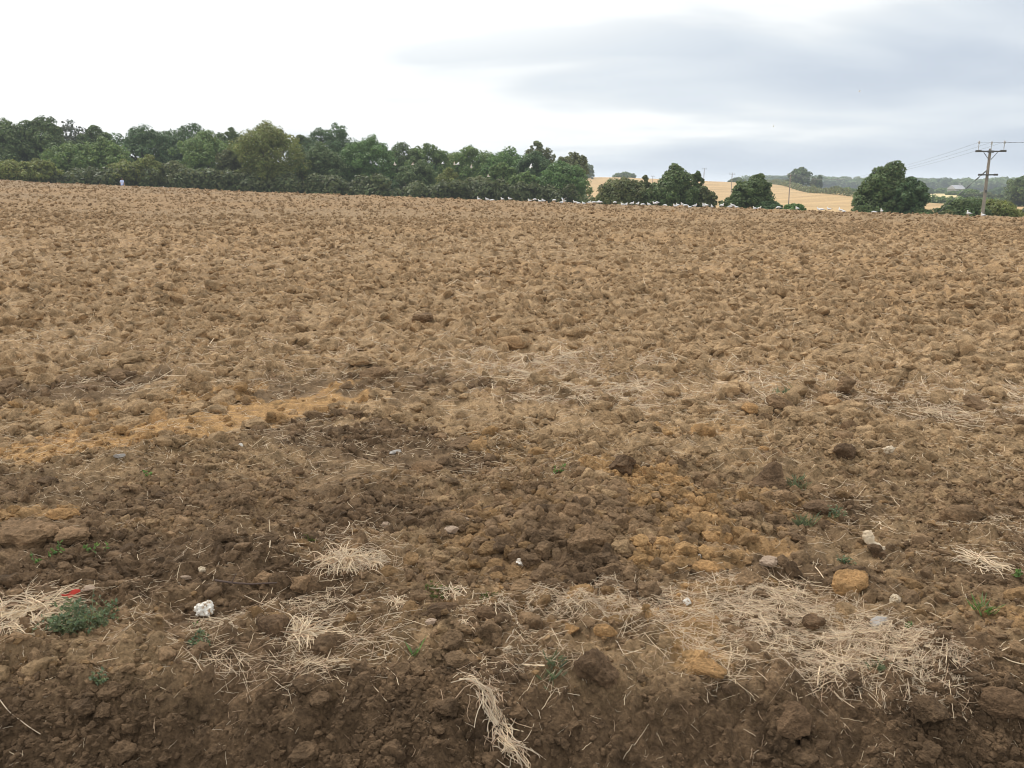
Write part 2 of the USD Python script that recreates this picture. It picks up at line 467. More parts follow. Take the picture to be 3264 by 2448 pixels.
def plain(name, colour, rough=0.8, spec=0.3, scale=30.0, var=0.25, bump=0.0, metallic=0.0):
    usdkit.material(stage, "/World/Looks/" + name, {
        "tc": ("texture_coordinate", {}),
        "n": ("noise_texture", {"scale": scale, "detail": 4.0, "roughness": 0.6}),
        "v": ("map_range", {"from_min": 0.3, "from_max": 0.7, "to_min": 1 - var, "to_max": 1 + var}),
        "mul": ("mix_color", {"blend_type": "multiply", "fac": 1.0, "a": colour, "use_clamp": False}),
        "bump": ("bump", {"strength": bump, "distance": 0.01}),
        "p": ("principled_bsdf", {"roughness": rough, "specular_ior_level": spec, "metallic": metallic}),
    }, [("tc.object", "n.vector"), ("n.fac", "v.value"), ("v.result", "mul.b"), ("mul.result", "p.base_color"), ("n.fac", "bump.height"), ("bump.normal", "p.normal")], surface="p.BSDF")


def leafy(name, colour, trans=0.30):
    usdkit.material(stage, "/World/Looks/" + name, {
        "a": ("attribute", {"attribute": "tint"}),
        "mul": ("mix_color", {"blend_type": "multiply", "fac": 1.0, "a": colour, "use_clamp": False}),
        "p": ("principled_bsdf", {"roughness": 0.6, "specular_ior_level": 0.25}),
        "t": ("translucent_bsdf", {}),
        "mix": ("mix_closure", {"fac": trans}),
    }, [("a.color", "mul.b"), ("mul.result", "p.base_color"), ("mul.result", "t.color"), ("p.BSDF", "mix.closure1"), ("t.BSDF", "mix.closure2")], surface="mix.closure")


plain("bark", (0.085, 0.070, 0.055), 0.9, 0.2, 3.0, 0.3)
leafy("leaf_dark", (0.114, 0.159, 0.058))
leafy("leaf_deep", (0.092, 0.146, 0.060))
leafy("leaf_mid", (0.145, 0.212, 0.063))
leafy("leaf_bright", (0.116, 0.198, 0.058))
leafy("leaf_yellow", (0.189, 0.212, 0.058))
leafy("leaf_olive", (0.156, 0.174, 0.073))
leafy("leaf_grey", (0.105, 0.120, 0.085))
leafy("leaf_hedge", (0.103, 0.123, 0.048))
leafy("leaf_weed", (0.150, 0.190, 0.100), 0.3)
leafy("leaf_sprig", (0.13, 0.22, 0.06), 0.3)
leafy("moss", (0.105, 0.120, 0.028), 0.1)
plain("straw_pale", (0.68, 0.54, 0.36), 0.6, 0.4, 20.0, 0.2)
plain("straw_grey", (0.53, 0.43, 0.305), 0.7, 0.3, 20.0, 0.2)
plain("straw_brown", (0.40, 0.28, 0.18), 0.7, 0.3, 20.0, 0.25)
plain("twig_bark", (0.075, 0.050, 0.038), 0.8, 0.3, 40.0, 0.3)


def stained(name, clean, dirt, lo, hi):
    usdkit.material(stage, "/World/Looks/" + name, {
        "tc": ("texture_coordinate", {}), "n": ("noise_texture", {"scale": 2.2, "detail": 5.0, "roughness": 0.65}),
        "ramp": ("rgb_ramp", {"ramp": [(lo, dirt), (hi, clean)]}), "bump": ("bump", {"strength": 0.5, "distance": 0.05}),
        "p": ("principled_bsdf", {"roughness": 0.7, "specular_ior_level": 0.35})},
        [("tc.object", "n.vector"), ("n.fac", "ramp.fac"), ("ramp.color", "p.base_color"), ("n.fac", "bump.height"), ("bump.normal", "p.normal")], surface="p.BSDF")


stained("flint_white", (0.74, 0.71, 0.64), (0.33, 0.22, 0.12), 0.38, 0.50)
stained("flint_cream", (0.58, 0.48, 0.34), (0.26, 0.17, 0.09), 0.36, 0.52)
plain("stone_grey", (0.29, 0.265, 0.235), 0.6, 0.4, 20.0, 0.25, 0.3)
plain("stone_pale", (0.29, 0.21, 0.145), 0.7, 0.3, 20.0, 0.25, 0.3)
plain("scrap_red", (0.44, 0.035, 0.022), 0.45, 0.5, 25.0, 0.2)
plain("petal_magenta", (0.40, 0.04, 0.12), 0.6, 0.3, 25.0, 0.2)
plain("feather_white", (0.80, 0.80, 0.79), 0.8, 0.2, 15.0, 0.04)
plain("feather_grey", (0.40, 0.42, 0.45), 0.8, 0.2, 15.0, 0.08)
plain("feather_black", (0.03, 0.03, 0.035), 0.7, 0.2, 15.0, 0.1)
plain("beak_yellow", (0.62, 0.40, 0.05), 0.5, 0.4, 20.0, 0.1)
plain("leg_pink", (0.52, 0.33, 0.28), 0.6, 0.3, 20.0, 0.1)
plain("pole_wood", (0.235, 0.195, 0.16), 0.85, 0.2, 1.5, 0.25)
plain("arm_steel", (0.10, 0.095, 0.09), 0.6, 0.4, 4.0, 0.2, 0.0, 0.3)
plain("porcelain", (0.42, 0.40, 0.38), 0.25, 0.5, 5.0, 0.1)
plain("wire_metal", (0.14, 0.145, 0.15), 0.5, 0.5, 1.0, 0.1)
plain("skin", (0.52, 0.33, 0.25), 0.6, 0.3, 20.0, 0.06)
plain("shirt_blue", (0.48, 0.56, 0.78), 0.85, 0.2, 20.0, 0.08)
plain("trousers_blue", (0.13, 0.22, 0.56), 0.85, 0.2, 20.0, 0.1)
plain("hair_dark", (0.05, 0.035, 0.025), 0.7, 0.3, 40.0, 0.2)
plain("shoe", (0.06, 0.05, 0.045), 0.6, 0.4, 20.0, 0.1)
plain("render_wall", (0.27, 0.27, 0.26), 0.85, 0.2, 0.4, 0.06)
plain("slate_roof", (0.40, 0.40, 0.42), 0.6, 0.4, 0.8, 0.1)
plain("window_dark", (0.05, 0.06, 0.07), 0.15, 0.5, 1.0, 0.05)
plain("door_paint", (0.20, 0.24, 0.22), 0.5, 0.4, 1.0, 0.05)


def field_material(name, c1, c2, big, fine, stripes=None):
    nodes = {
        "pos": ("geometry", {}),
        "a": ("noise_texture", {"scale": big, "detail": 5.0, "roughness": 0.6}),
        "b": ("noise_texture", {"scale": fine, "detail": 4.0, "roughness": 0.65}),
        "mixn": ("math", {"math_type": "multiply_add", "value2": 0.6, "value3": 0.0}),
        "half": ("math", {"math_type": "multiply", "value2": 0.4}),
        "ramp": ("rgb_ramp", {"ramp": [(0.32, c1), (0.66, c2)]}),
        "bump": ("bump", {"strength": 0.6, "distance": 0.15}),
        "p": ("principled_bsdf", {"roughness": 0.95, "specular_ior_level": 0.1}),
    }
    links = [("pos.position", "a.vector"), ("pos.position", "b.vector"), ("b.fac", "half.value1"), ("a.fac", "mixn.value1"), ("half.value", "mixn.value3"), ("mixn.value", "ramp.fac"), ("ramp.color", "p.base_color"), ("b.fac", "bump.height"), ("bump.normal", "p.normal")]
    if stripes:
        nodes["map"] = ("mapping", {"rotation": (0, 0, stripes), "scale": (1, 1, 1)})
        nodes["wave"] = ("noise_texture", {"dimensions": "1D", "scale": 0.12, "detail": 3.0})
        nodes["sx"] = ("separate_xyz", {})
        nodes["sr"] = ("map_range", {"from_min": 0.35, "from_max": 0.65, "to_min": 0.86, "to_max": 1.10, "clamp": True})
        nodes["mul"] = ("mix_color", {"blend_type": "multiply", "fac": 1.0, "use_clamp": False})
        links = [x for x in links if x != ("ramp.color", "p.base_color")] + [("pos.position", "map.vector"), ("map.vector", "sx.vector"), ("sx.x", "wave.w"), ("wave.fac", "sr.value"), ("ramp.color", "mul.a"), ("sr.result", "mul.b"), ("mul.result", "p.base_color")]
    usdkit.material(stage, "/World/Looks/" + name, nodes, links, surface="p.BSDF")


field_material("ripe_wheat", (0.375, 0.252, 0.122), (0.465, 0.325, 0.165), 0.035, 1.2, 0.9)
field_material("stubble_pale", (0.50, 0.40, 0.20), (0.58, 0.47, 0.25), 0.03, 1.0, 1.2)
field_material("grassland", (0.080, 0.100, 0.034), (0.145, 0.155, 0.055), 0.05, 1.5)
field_material("far_country", (0.050, 0.070, 0.030), (0.110, 0.120, 0.055), 0.006, 0.08)


# ------------------------------------------------------------------ ground meshes
def polar(az, r, wrap=False):
    A, R = np.meshgrid(az, r, indexing="xy")
    return R * np.sin(A), R * np.cos(A)


def quads(nr, na):
    i = (np.arange(nr - 1)[:, None] * na + np.arange(na - 1)[None, :])
    return np.stack([i, i + 1, i + na + 1, i + na], -1).reshape(-1, 4)


side = np.radians(37.5) + (np.linspace(0, 1, 46)[1:] ** 1.6) * (math.pi - np.radians(37.5))
az_near = np.concatenate([-side[::-1], np.linspace(-np.radians(37.5), np.radians(37.5), 1000), side])
s = np.linspace(0, 1, 700)
a0, a1 = 1 / math.sqrt(2.25), 1 / math.sqrt(1.0)
rows = (1 / (1 / math.sqrt(2.2) + s * (1 / math.sqrt(140.0) - 1 / math.sqrt(2.2)))) ** 2
rows = np.concatenate([[0.02, 0.4, 0.8, 1.2, 1.6, 1.9, 2.1], rows])
frac = (rows / 140.0)
A, Rr = np.meshgrid(az_near, rows)
scale_r = np.where(Rr > 20, 20 + (Rr - 20) * (end_r(A) - 20) / 120.0, Rr)
X, Y = (scale_r * np.sin(A)).ravel(), (scale_r * np.cos(A)).ravel()
R = scale_r.ravel()
E = np.broadcast_to(end_r(az_near), scale_r.shape).ravel()
Z = base(X, Y) + relief(X, Y) * (1 - sstep(0.92 * E, E, R))
ground = usdkit.mesh(stage, "/World/ploughed_field", (np.stack([X, Y, Z], -1), quads(len(rows), len(az_near))[:, ::-1]), looks("tilled_soil"), smooth=True)
tint = soil_colour(X, Y)
UsdGeom.PrimvarsAPI(ground).CreatePrimvar("tint", Sdf.ValueTypeNames.Color3fArray, "vertex").Set(Vt.Vec3fArray.FromNumpy(tint.astype(np.float32)))
tag(ground, "bare brown ploughed field rising to a crest", None, None, "structure")

# the land beyond the crest, split along its hedges into sheets that share their edges
az_far = np.concatenate([-np.radians(40) - (np.linspace(0, 1, 50)[1:][::-1]) * (math.pi - np.radians(40)), np.linspace(-np.radians(40), np.radians(40), 420), np.radians(40) + (np.linspace(0, 1, 50)[1:]) * (math.pi - np.radians(40))])
t = np.linspace(0, 1, 150)
A, T = np.meshgrid(az_far, t)
E = end_r(A)
R2 = E * (6400.0 / E) ** T
X2, Y2 = (R2 * np.sin(A)).ravel(), (R2 * np.cos(A)).ravel()
Z2 = base(X2, Y2)
V2 = np.stack([X2, Y2, Z2], -1)
Q2 = quads(len(t), len(az_far))[:, ::-1]
c2 = V2[Q2].mean(1)
az_c, r_c = np.arctan2(c2[:, 0], c2[:, 1]), np.hypot(c2[:, 0], c2[:, 1])
px_c = np.where(np.abs(az_c) < 0.75, PW / 2 + np.tan(np.clip(az_c, -0.75, 0.75)) * math.cos(PITCH) * FPX, np.sign(az_c) * 9000)
HEDGE_R = lambda px: np.interp(px, [1700, 2380, 2466, 2600, 2740, 2930, 3050, 3264, 3700], [900, 900, 560, 385, 335, 312, 308, 300, 290])
wheat = (r_c < HEDGE_R(px_c)) & (((px_c > 1868) & (r_c > 108)) | ((px_c > 1500) & (r_c > 230))) & (px_c < 4200) & ~((px_c > 3190) & (r_c > 175))
pale = (px_c > 2760) & (px_c < 3075) & (r_c > 430) & (r_c < 650)
country = (r_c > 800) & ~wheat
grass = ~(wheat | pale | country)
for nm, mask, mat, lab in (("wheat_field", wheat, "ripe_wheat", "golden ripe wheat field on the slope beyond the trees"), ("stubble_field", pale, "stubble_pale", "pale yellow strip of field before the far trees"), ("grassland", grass, "grassland", "green meadow and verge beyond the ploughed crest"), ("hills", country, "far_country", "distant hazy green hills along the horizon")):
    q = Q2[mask]
    u, inv = np.unique(q, return_inverse=True)
    m = usdkit.mesh(stage, "/World/" + nm, (V2[u], inv.reshape(q.shape)), looks(mat), smooth=True)
    tag(m, lab, None, None, "structure")

HAZE = 0.00027
zb, zt = float(min(Z.min(), Z2.min())) - 1.0, float(Z2.max()) + 45.0
usdkit.material(stage, "/World/Looks/haze", {"v": ("principled_volume", {"color": (0.86, 0.93, 1.0), "density": HAZE, "anisotropy": 0.2})}, [], volume="v.volume")
hz = usdkit.mesh(stage, "/World/haze", box((0, 0, (zb + zt) / 2), (12900, 12900, zt - zb)), looks("haze"))
tag(hz, "pale haze over the whole landscape", None, None, "stuff")


# ------------------------------------------------------------------ trees, shrubs, hedges
def leaf_cloud(cent, rad, n, size, rng, squash=0.85, up=0.25, tint_rng=(0.78, 1.26), wind=0.0):
    """n diamond leaves spread over the outsides of the given lumps."""
    w = rad ** 2
    k = rng.choice(len(cent), n, p=w / w.sum())
    d = rng.normal(size=(n, 3))
    d[:, 2] += up
    d /= np.linalg.norm(d, axis=1, keepdims=True)
    pos = cent[k] + d * (rad[k] * (0.55 + 0.5 * rng.random(n) ** 0.6))[:, None] * np.array([1, 1, squash])
    nrm = d + 0.48 * rng.normal(size=(n, 3)) + np.array([0, 0, 0.35])
    nrm /= np.linalg.norm(nrm, axis=1, keepdims=True)
    a = rng.normal(size=(n, 3)) + np.array([wind, 0, 0.0])
    a -= (a * nrm).sum(1, keepdims=True) * nrm
    a /= np.linalg.norm(a, axis=1, keepdims=True)
    b = np.cross(nrm, a)
    s = size * (0.6 + 0.8 * rng.random(n))[:, None]
    v = np.stack([pos - a * s, pos + a * s * 0.7 - b * s * 0.75, pos + a * s * 0.7 + b * s * 0.75], 1).reshape(-1, 3)
    f = np.arange(3 * n).reshape(-1, 3)
    lump = rng.uniform(0.85, 1.18, len(cent))
    tone = (tint_rng[0] + (tint_rng[1] - tint_rng[0]) * rng.random(n)) * lump[k]
    hue = rng.uniform(0.88, 1.16, n)
    col = np.stack([tone * hue, tone, tone * rng.uniform(0.8, 1.15, n)], 1)
    return v, f, np.repeat(col, 3, 0)


def tree(name, label, cat, px, top, hw, d, mat, seed, shape="round", low=0.18, leaves=5200, size=None, lean=0.0, sparse=0.0, group=None, gap=0.0, depth=0.9, lumps=34, peaks=None):
    """A trunk with limbs and a crown of leaf clumps; top pixel, half width in pixels and distance give its size."""
    rng = np.random.default_rng(seed)
    p = at(px, top, d)
    z0 = float(base(np.array([p[0]]), np.array([p[1]]))[0])
    H = p[2] - z0
    slant = math.hypot(d, 0)
    w = hw * slant / FPX
    size = (size or 0.00118 * d) * 0.92
    x = thing(name, label, cat, (p[0], p[1], z0 - 0.15), 0, group)
    # leaf lumps over an egg-shaped envelope, with stray ones breaking its outline
    rough, top, bottom, pinch = {"round": (0.22, 1.0, 0.75, 0.05), "ovoid": (0.24, 1.0, 0.8, 0.42), "cone": (0.22, 1.0, 0.85, 0.74), "bush": (0.22, 1.0, 0.35, 0.05)}[shape]
    n = int(2.2 * lumps)
    k = np.arange(n) + 0.5
    uz = 1 - 2 * k / n
    uz = np.where(uz < 0, uz * bottom, uz)
    az = np.pi * (1 + 5 ** 0.5) * k + rng.normal(0, 0.25, n)
    hr = np.sqrt(np.maximum(0, 1 - np.abs(uz) ** 2.3))
    if shape == "bush":
        hr = np.where(uz < 0, np.maximum(hr, 0.95), hr)
    zlo = low * H
    mid_z = zlo + (H - zlo) * {"round": 0.46, "ovoid": 0.42, "cone": 0.32, "bush": 0.30}[shape]
    if peaks is None and n > 60:      # two or three lesser domes so that no crown is one smooth egg
        peaks = [(rng.uniform(-0.15, 0.15) * hw, 1.0, 0.42 * hw)] + [(sg * rng.uniform(0.35, 0.62) * hw, rng.uniform(0.78, 0.95), rng.uniform(0.30, 0.42) * hw) for sg in (-1, 1)]
        main = 0.92
    else:
        main = 0.94 if peaks else 1.0
    half_up, half_dn = mid_z * 0 + main * H - mid_z, mid_z - zlo
    j = 1 + rng.normal(0, rough, n)
    lr = w * rng.uniform(0.10, 0.29, n)
    hfrac = np.clip(uz, 0, 1)
    squeeze = 1 - pinch * hfrac
    cx = np.cos(az) * hr * j * np.maximum(w * squeeze - lr * 0.8, 0.05 * w)
    cy = np.sin(az) * hr * j * np.maximum(w * squeeze - lr * 0.8, 0.05 * w) * depth
    cz = mid_z + np.where(uz > 0, uz * (half_up - lr * 0.85), uz * (half_dn - lr * 0.3) / max(bottom, 0.01))
    lr *= 1 - 0.45 * pinch * hfrac
    cz += rng.normal(0, 0.03 * H, n) * (uz < 0.8)
    cz = np.maximum(cz, lr * 0.35)
    for dpx, hfr, phw in peaks or []:
        pw_, ph = phw * slant / FPX, hfr * H
        q = 16
        dd = rng.normal(size=(q, 3)); dd[:, 2] = np.abs(dd[:, 2]); dd /= np.linalg.norm(dd, axis=1, keepdims=True)
        plr = pw_ * rng.uniform(0.22, 0.5, q)
        base_z = max(ph - 1.7 * pw_, 0.45 * ph)
        cx = np.concatenate([cx, dpx * slant / FPX + dd[:, 0] * np.maximum(pw_ - plr * 0.7, 0.02)])
        cy = np.concatenate([cy, dd[:, 1] * np.maximum(pw_ - plr * 0.7, 0.02)])
        cz = np.concatenate([cz, base_z + dd[:, 2] ** 0.7 * np.maximum(ph - base_z - plr * 0.85, 0.02)])
        lr = np.concatenate([lr, plr])
    n = len(cx)
    cx += lean * w * (cz / H) ** 1.5
    cent = np.stack([cx, cy, cz + 0.15], 1)
    if sparse:
        lr *= 1 - 0.40 * sparse
    # inner fill so that the crown is not a shell
    m = 20
    uu = rng.random(m)
    ci = np.stack([rng.normal(0, 0.25 * w, m) + lean * w * uu ** 1.5, rng.normal(0, 0.25 * w, m), zlo + 0.15 + (0.1 + 0.62 * uu) * (H - zlo)], 1)
    cent = np.vstack([cent, ci]); lr = np.concatenate([lr, np.full(m, 0.34 * w * (1 - 0.5 * sparse))])
    nl = int(2.9 * leaves * (1 - 0.55 * sparse))
    v, f, c = leaf_cloud(cent, lr, nl, size, rng, wind=1.0 if lean else 0.0)
    # trunk and limbs
    tr = max(0.12, 0.022 * H + 0.02 * w)
    k = np.linspace(0, 1, 7)
    th = 0.82 * H
    wob = np.cumsum(rng.normal(0, 0.012 * H, (7, 2)), 0) * k[:, None]
    tp = np.stack([lean * w * k ** 1.6 * 0.6 + wob[:, 0], wob[:, 1], k * th], 1)
    part("trunk", tube(tp, tr * (1.25 - 1.05 * k) * np.where(k == 0, 1.3, 1), 7), "bark", x, smooth=60)
    for q in range(4 if sparse < 0.3 else 7):
        j = rng.integers(0, n)
        s0 = rng.uniform(0.2, 0.6)
        a0 = np.array([np.interp(s0, k, tp[:, q2]) for q2 in range(3)])
        b0 = cent[j]
        mid = (a0 + b0) / 2 + np.array([0, 0, 0.04 * H]) + rng.normal(0, 0.02 * H, 3)
        uu = np.linspace(0, 1, 5)[:, None]
        pts = (1 - uu) ** 2 * a0 + 2 * uu * (1 - uu) * mid + uu ** 2 * b0
        part("limb", tube(pts, tr * np.linspace(0.5, 0.12, 5), 5), "bark", x, smooth=60)
    part("crown", (v, f), mat, x, tint=c)
    return x


def hedge(name, label, cat, pts, height, width, mat, seed, leaves, size, group=None, bumpy=0.35):
    """A strip of foliage along the ground points pts (x, y), with stems."""
    rng = np.random.default_rng(seed)
    pts = np.array(pts, float)
    seg = np.hypot(*np.diff(pts, axis=0).T)
    L = seg.sum()
    cum = np.concatenate([[0], np.cumsum(seg)])
    n = max(8, int(L / (0.45 * height)) * 5)
    s = rng.random(n) * L
    cx, cy = np.interp(s, cum, pts[:, 0]), np.interp(s, cum, pts[:, 1])
    o = pts[0]
    hvar = 1 + bumpy * 2 * (meshkit.fbm(np.stack([s / (3.0 * height), 0 * s, 0 * s], -1), 3, seed) - 0.5)
    lr = height * rng.uniform(0.24, 0.40, n)
    z = base(cx, cy) + lr * 0.3 + rng.random(n) ** 1.1 * np.maximum(height * hvar - 1.5 * lr, 0.05)
    cx += rng.normal(0, width * 0.35, n); cy += rng.normal(0, width * 0.35, n)
    zo = float(base(o[:1], o[1:2])[0])
    cent = np.stack([cx - o[0], cy - o[1], z - zo], 1)
    x = thing(name, label, cat, (o[0], o[1], zo), 0, group)
    v, f, c = leaf_cloud(cent, lr, leaves, size, rng)
    part("foliage", (v, f), mat, x, tint=c)
    for q in range(min(14, max(4, int(L / 4)))):
        a = rng.random() * L
        sx, sy = np.interp(a, cum, pts[:, 0]), np.interp(a, cum, pts[:, 1])
        sz = float(base(np.array([sx]), np.array([sy]))[0])
        b0 = np.array([sx - o[0], sy - o[1], sz - zo - 0.1])
        part("stem", tube([b0, b0 + [rng.normal(0, .2), rng.normal(0, .2), height * 0.4], b0 + [rng.normal(0, .4), rng.normal(0, .4), height * 0.75]], [0.09, 0.06, 0.02], 5), "bark", x, smooth=60)
    return x


def gp(px, d):
    p = at(px, 600, d)
    return p[:2]


WOOD = "trees of the dark wood along the left skyline"
T = tree
# the back row of the wood
T("oak_tree", "dark leafy tree at the photo's left edge, tall behind the pale hedge bushes", "tree", 25, 372, 86, 168, "leaf_dark", 101, leaves=6000, low=0.1, group=WOOD)
T("oak_tree", "dark tree with the highest peak left of the bare grey treetop", "tree", 135, 362, 79, 166, "leaf_dark", 102, "ovoid", leaves=6000, low=0.1, group=WOOD)
T("ash_tree", "thin grey-green treetop with sky showing through its bare twigs", "tree", 222, 374, 62, 172, "leaf_grey", 103, leaves=3600, sparse=0.75, low=0.3, size=0.16, group=WOOD)
T("oak_tree", "dark small-topped tree right of the bare grey treetop", "tree", 298, 396, 62, 170, "leaf_dark", 104, leaves=4600, low=0.1, sparse=0.2, group=WOOD)
T("oak_tree", "dark domed tree standing above the pale bush right of the person", "tree", 440, 392, 98, 166, "leaf_deep", 105, leaves=6500, low=0.12, group=WOOD)
T("oak_tree", "dark broad tree with sky gaps left of the yellow-green tree", "tree", 590, 386, 108, 170, "leaf_deep", 106, leaves=6000, sparse=0.22, low=0.15, group=WOOD)
T("oak_tree", "dark narrow tree squeezed close behind the yellow-green tree's left side", "tree", 738, 405, 56, 168, "leaf_dark", 107, leaves=4200, low=0.1, group=WOOD)
T("oak_tree", "dark tree behind the yellow-green tree's right shoulder", "tree", 958, 428, 50, 168, "leaf_dark", 108, leaves=4200, sparse=0.15, low=0.1, group=WOOD)
T("oak_tree", "dark tall dome-topped tree right of the yellow-green tree", "tree", 1060, 388, 98, 166, "leaf_deep", 109, leaves=6000, low=0.15, sparse=0.1, group=WOOD)
T("oak_tree", "dark brownish tree right of the bright green tree", "tree", 1285, 450, 78, 164, "leaf_dark", 110, leaves=4800, low=0.1, group=WOOD)
T("oak_tree", "green tree before the dip in the wood's skyline", "tree", 1362, 453, 72, 162, "leaf_mid", 111, leaves=4800, low=0.1, group=WOOD)
T("oak_tree", "small olive treetop in the dip of the wood's skyline", "tree", 1445, 472, 60, 164, "leaf_olive", 112, leaves=4200, low=0.1, group=WOOD)
T("oak_tree", "wide green tree of two domes in the right half of the wood", "tree", 1510, 460, 96, 160, "leaf_mid", 113, leaves=6000, low=0.1, group=WOOD)
T("oak_tree", "green domed tree right of the wide two-domed tree", "tree", 1610, 464, 91, 158, "leaf_bright", 114, leaves=5600, low=0.1, group=WOOD)
T("ash_tree", "brownish airy treetop peaking near the wood's right end", "tree", 1718, 447, 58, 160, "leaf_olive", 115, "ovoid", leaves=4600, sparse=0.35, low=0.2, group=WOOD)
T("oak_tree", "pale olive treetop at the wood's right end", "tree", 1820, 482, 55, 156, "leaf_olive", 116, leaves=4600, low=0.1, group=WOOD)
T("distant_tree", "bluish tree far behind the wood's right end, on the wheat hill", "tree", 1866, 518, 26, 520, "leaf_dark", 117, leaves=1800, low=0.05, size=0.7)
# the front row
T("maple_tree", "mid green tree in front of the wood, left of the person", "tree", 215, 448, 74, 156, "leaf_mid", 121, leaves=5200, low=0.08, group=WOOD)
T("maple_tree", "green rounded tree straight above the person in the wood's front", "tree", 325, 435, 72, 157, "leaf_mid", 122, leaves=5200, low=0.08, group=WOOD)
T("maple_tree", "mid green tall tree in the wood's front just left of the olive sapling", "tree", 650, 412, 92, 156, "leaf_mid", 123, leaves=6500, low=0.1, group=WOOD)
T("sapling_tree", "grey-olive sapling at the yellow-green tree's left foot", "tree", 725, 470, 38, 150, "leaf_olive", 124, leaves=3000, low=0.12, group=WOOD)
T("lime_tree", "large yellow-green rounded tree standing forward of the dark wood", "tree", 848, 378, 100, 148, "leaf_yellow", 125, leaves=9000, low=0.12, lumps=50, group=WOOD)
T("maple_tree", "dark green tree in the wood's front right of the yellow-green tree", "tree", 1015, 450, 80, 152, "leaf_dark", 126, leaves=6000, low=0.05, group=WOOD)
T("maple_tree", "bright green tree in the middle of the wood", "tree", 1168, 425, 88, 154, "leaf_bright", 127, leaves=7500, low=0.1, lumps=44, group=WOOD)
T("hawthorn_shrub", "blue-green low tree at the foot of the bright green tree", "tree", 1215, 555, 62, 146, "leaf_deep", 128, "bush", leaves=3600, low=0.0, group=WOOD)
T("maple_tree", "dark grey-green tree in the wood's front left of the skyline dip", "tree", 1335, 505, 64, 148, "leaf_dark", 129, leaves=4600, low=0.05, group=WOOD)
T("hawthorn_shrub", "yellowish green bush below the skyline dip", "shrub", 1425, 532, 46, 143, "leaf_yellow", 130, "bush", leaves=3400, low=0.0, group=WOOD)
T("hawthorn_shrub", "olive rounded bush below the wide two-domed tree", "shrub", 1525, 556, 64, 142, "leaf_olive", 131, "bush", leaves=4000, low=0.0, group=WOOD)
T("maple_tree", "pointed mid green tree in the wood's front, above the gulls", "tree", 1600, 515, 50, 143, "leaf_mid", 132, "ovoid", leaves=4000, low=0.0, group=WOOD)
T("hawthorn_shrub", "green ragged bush in front of the wood, right of the pointed tree", "shrub", 1672, 540, 58, 140, "leaf_mid", 133, "bush", leaves=4200, low=0.0, group=WOOD)
T("maple_tree", "deep green tree behind the ragged bush near the wood's right end", "tree", 1705, 478, 72, 148, "leaf_deep", 134, leaves=5600, low=0.05, group=WOOD)
T("holly_tree", "large dark green bush-shaped tree closing the wood's right end", "tree", 1795, 508, 76, 140, "leaf_bright", 135, "round", leaves=7000, low=0.02, lumps=44, group=WOOD)
# pale bushes over the dark hedge, and the hedge itself
for k, (px, top, hw, lab) in enumerate(((30, 506, 58, "pale green hedge bush at the photo's left edge"), (118, 502, 48, "pale green hedge bush, second from the photo's left edge"), (395, 505, 58, "pale green bush just above and right of the person"), (470, 490, 46, "tallest pale green bush over the dark hedge"), (548, 508, 50, "pale green bush over the hedge, right of the tallest one"))):
    T("hedge_bush", lab, "shrub", px, top, hw, 147, "leaf_yellow" if k != 4 else "leaf_olive", 150 + k, "bush", leaves=3000, low=0.25, group="pale bushes over the dark hedge")
hedge("hedgerow", "long dark hedge along the foot of the left wood", "hedge", [gp(p, d) for p, d in ((-160, 149), (0, 148), (300, 147), (600, 145), (900, 143), (1200, 141), (1450, 138), (1680, 137))], 4.6, 2.0, "leaf_hedge", 160, 42000, 0.26, bumpy=0.25)
hedge("undergrowth", "shadowy undergrowth between the trunks of the left wood", "undergrowth", [gp(p, d) for p, d in ((-200, 172), (300, 172), (600, 172), (900, 170), (1200, 166), (1500, 162), (1850, 152))], 9.0, 3.0, "leaf_deep", 161, 34000, 0.45)
hedge("hedgerow", "low dark hedge at the wood's right end above the grass verge", "hedge", [gp(1690, 137), gp(1780, 136), gp(1850, 135)], 3.6, 1.2, "leaf_hedge", 162, 3000, 0.22)

# trees scattered behind the gulls
T("willow_shrub", "broad rounded bush with a windblown crown, nearest the wood", "shrub", 1985, 562, 84, 104, "leaf_olive", 201, "bush", leaves=6500, low=0.0, lean=0.12, lumps=44, size=0.16)
T("willow_shrub", "low dark bush skirting the left foot of the broad windblown bush", "shrub", 1922, 634, 28, 103, "leaf_dark", 202, "bush", leaves=2200, low=0.0, size=0.15)
T("birch_sapling", "slender airy sapling between the broad bush and the tall pointed tree", "tree", 2052, 558, 24, 106, "leaf_olive", 203, "ovoid", leaves=2600, low=0.2, sparse=0.45, lean=0.25, size=0.13)
T("poplar_tree", "tall pointed dark tree swept by the wind, with a slim side top", "tree", 2138, 518, 88, 105, "leaf_dark", 204, "cone", leaves=8500, low=0.0, lean=0.28, lumps=52, size=0.16, peaks=[(-8, 1.0, 26), (-35, 0.72, 34)])
T("birch_sapling", "slim pointed sapling close against the swept tree's right side", "tree", 2220, 545, 24, 107, "leaf_dark", 205, "ovoid", leaves=2400, low=0.1, sparse=0.1, lean=0.2, size=0.14)
T("willow_shrub", "small olive bush at the right foot of the swept pointed tree", "shrub", 2248, 592, 37, 105, "leaf_olive", 206, "ovoid", leaves=2800, low=0.0, sparse=0.1, size=0.14)
T("poplar_tree", "dark leaning tree just left of the wooden pole standing in the wheat", "tree", 2395, 549, 66, 104, "leaf_dark", 207, "ovoid", leaves=6500, low=0.0, lean=0.25, lumps=44, size=0.16, peaks=[(8, 1.0, 24), (-30, 0.78, 30), (30, 0.7, 26)])
T("willow_shrub", "dark low bush spreading from the leaning tree's left foot", "shrub", 2345, 622, 42, 103, "leaf_dark", 208, "bush", leaves=2400, low=0.0, size=0.15)
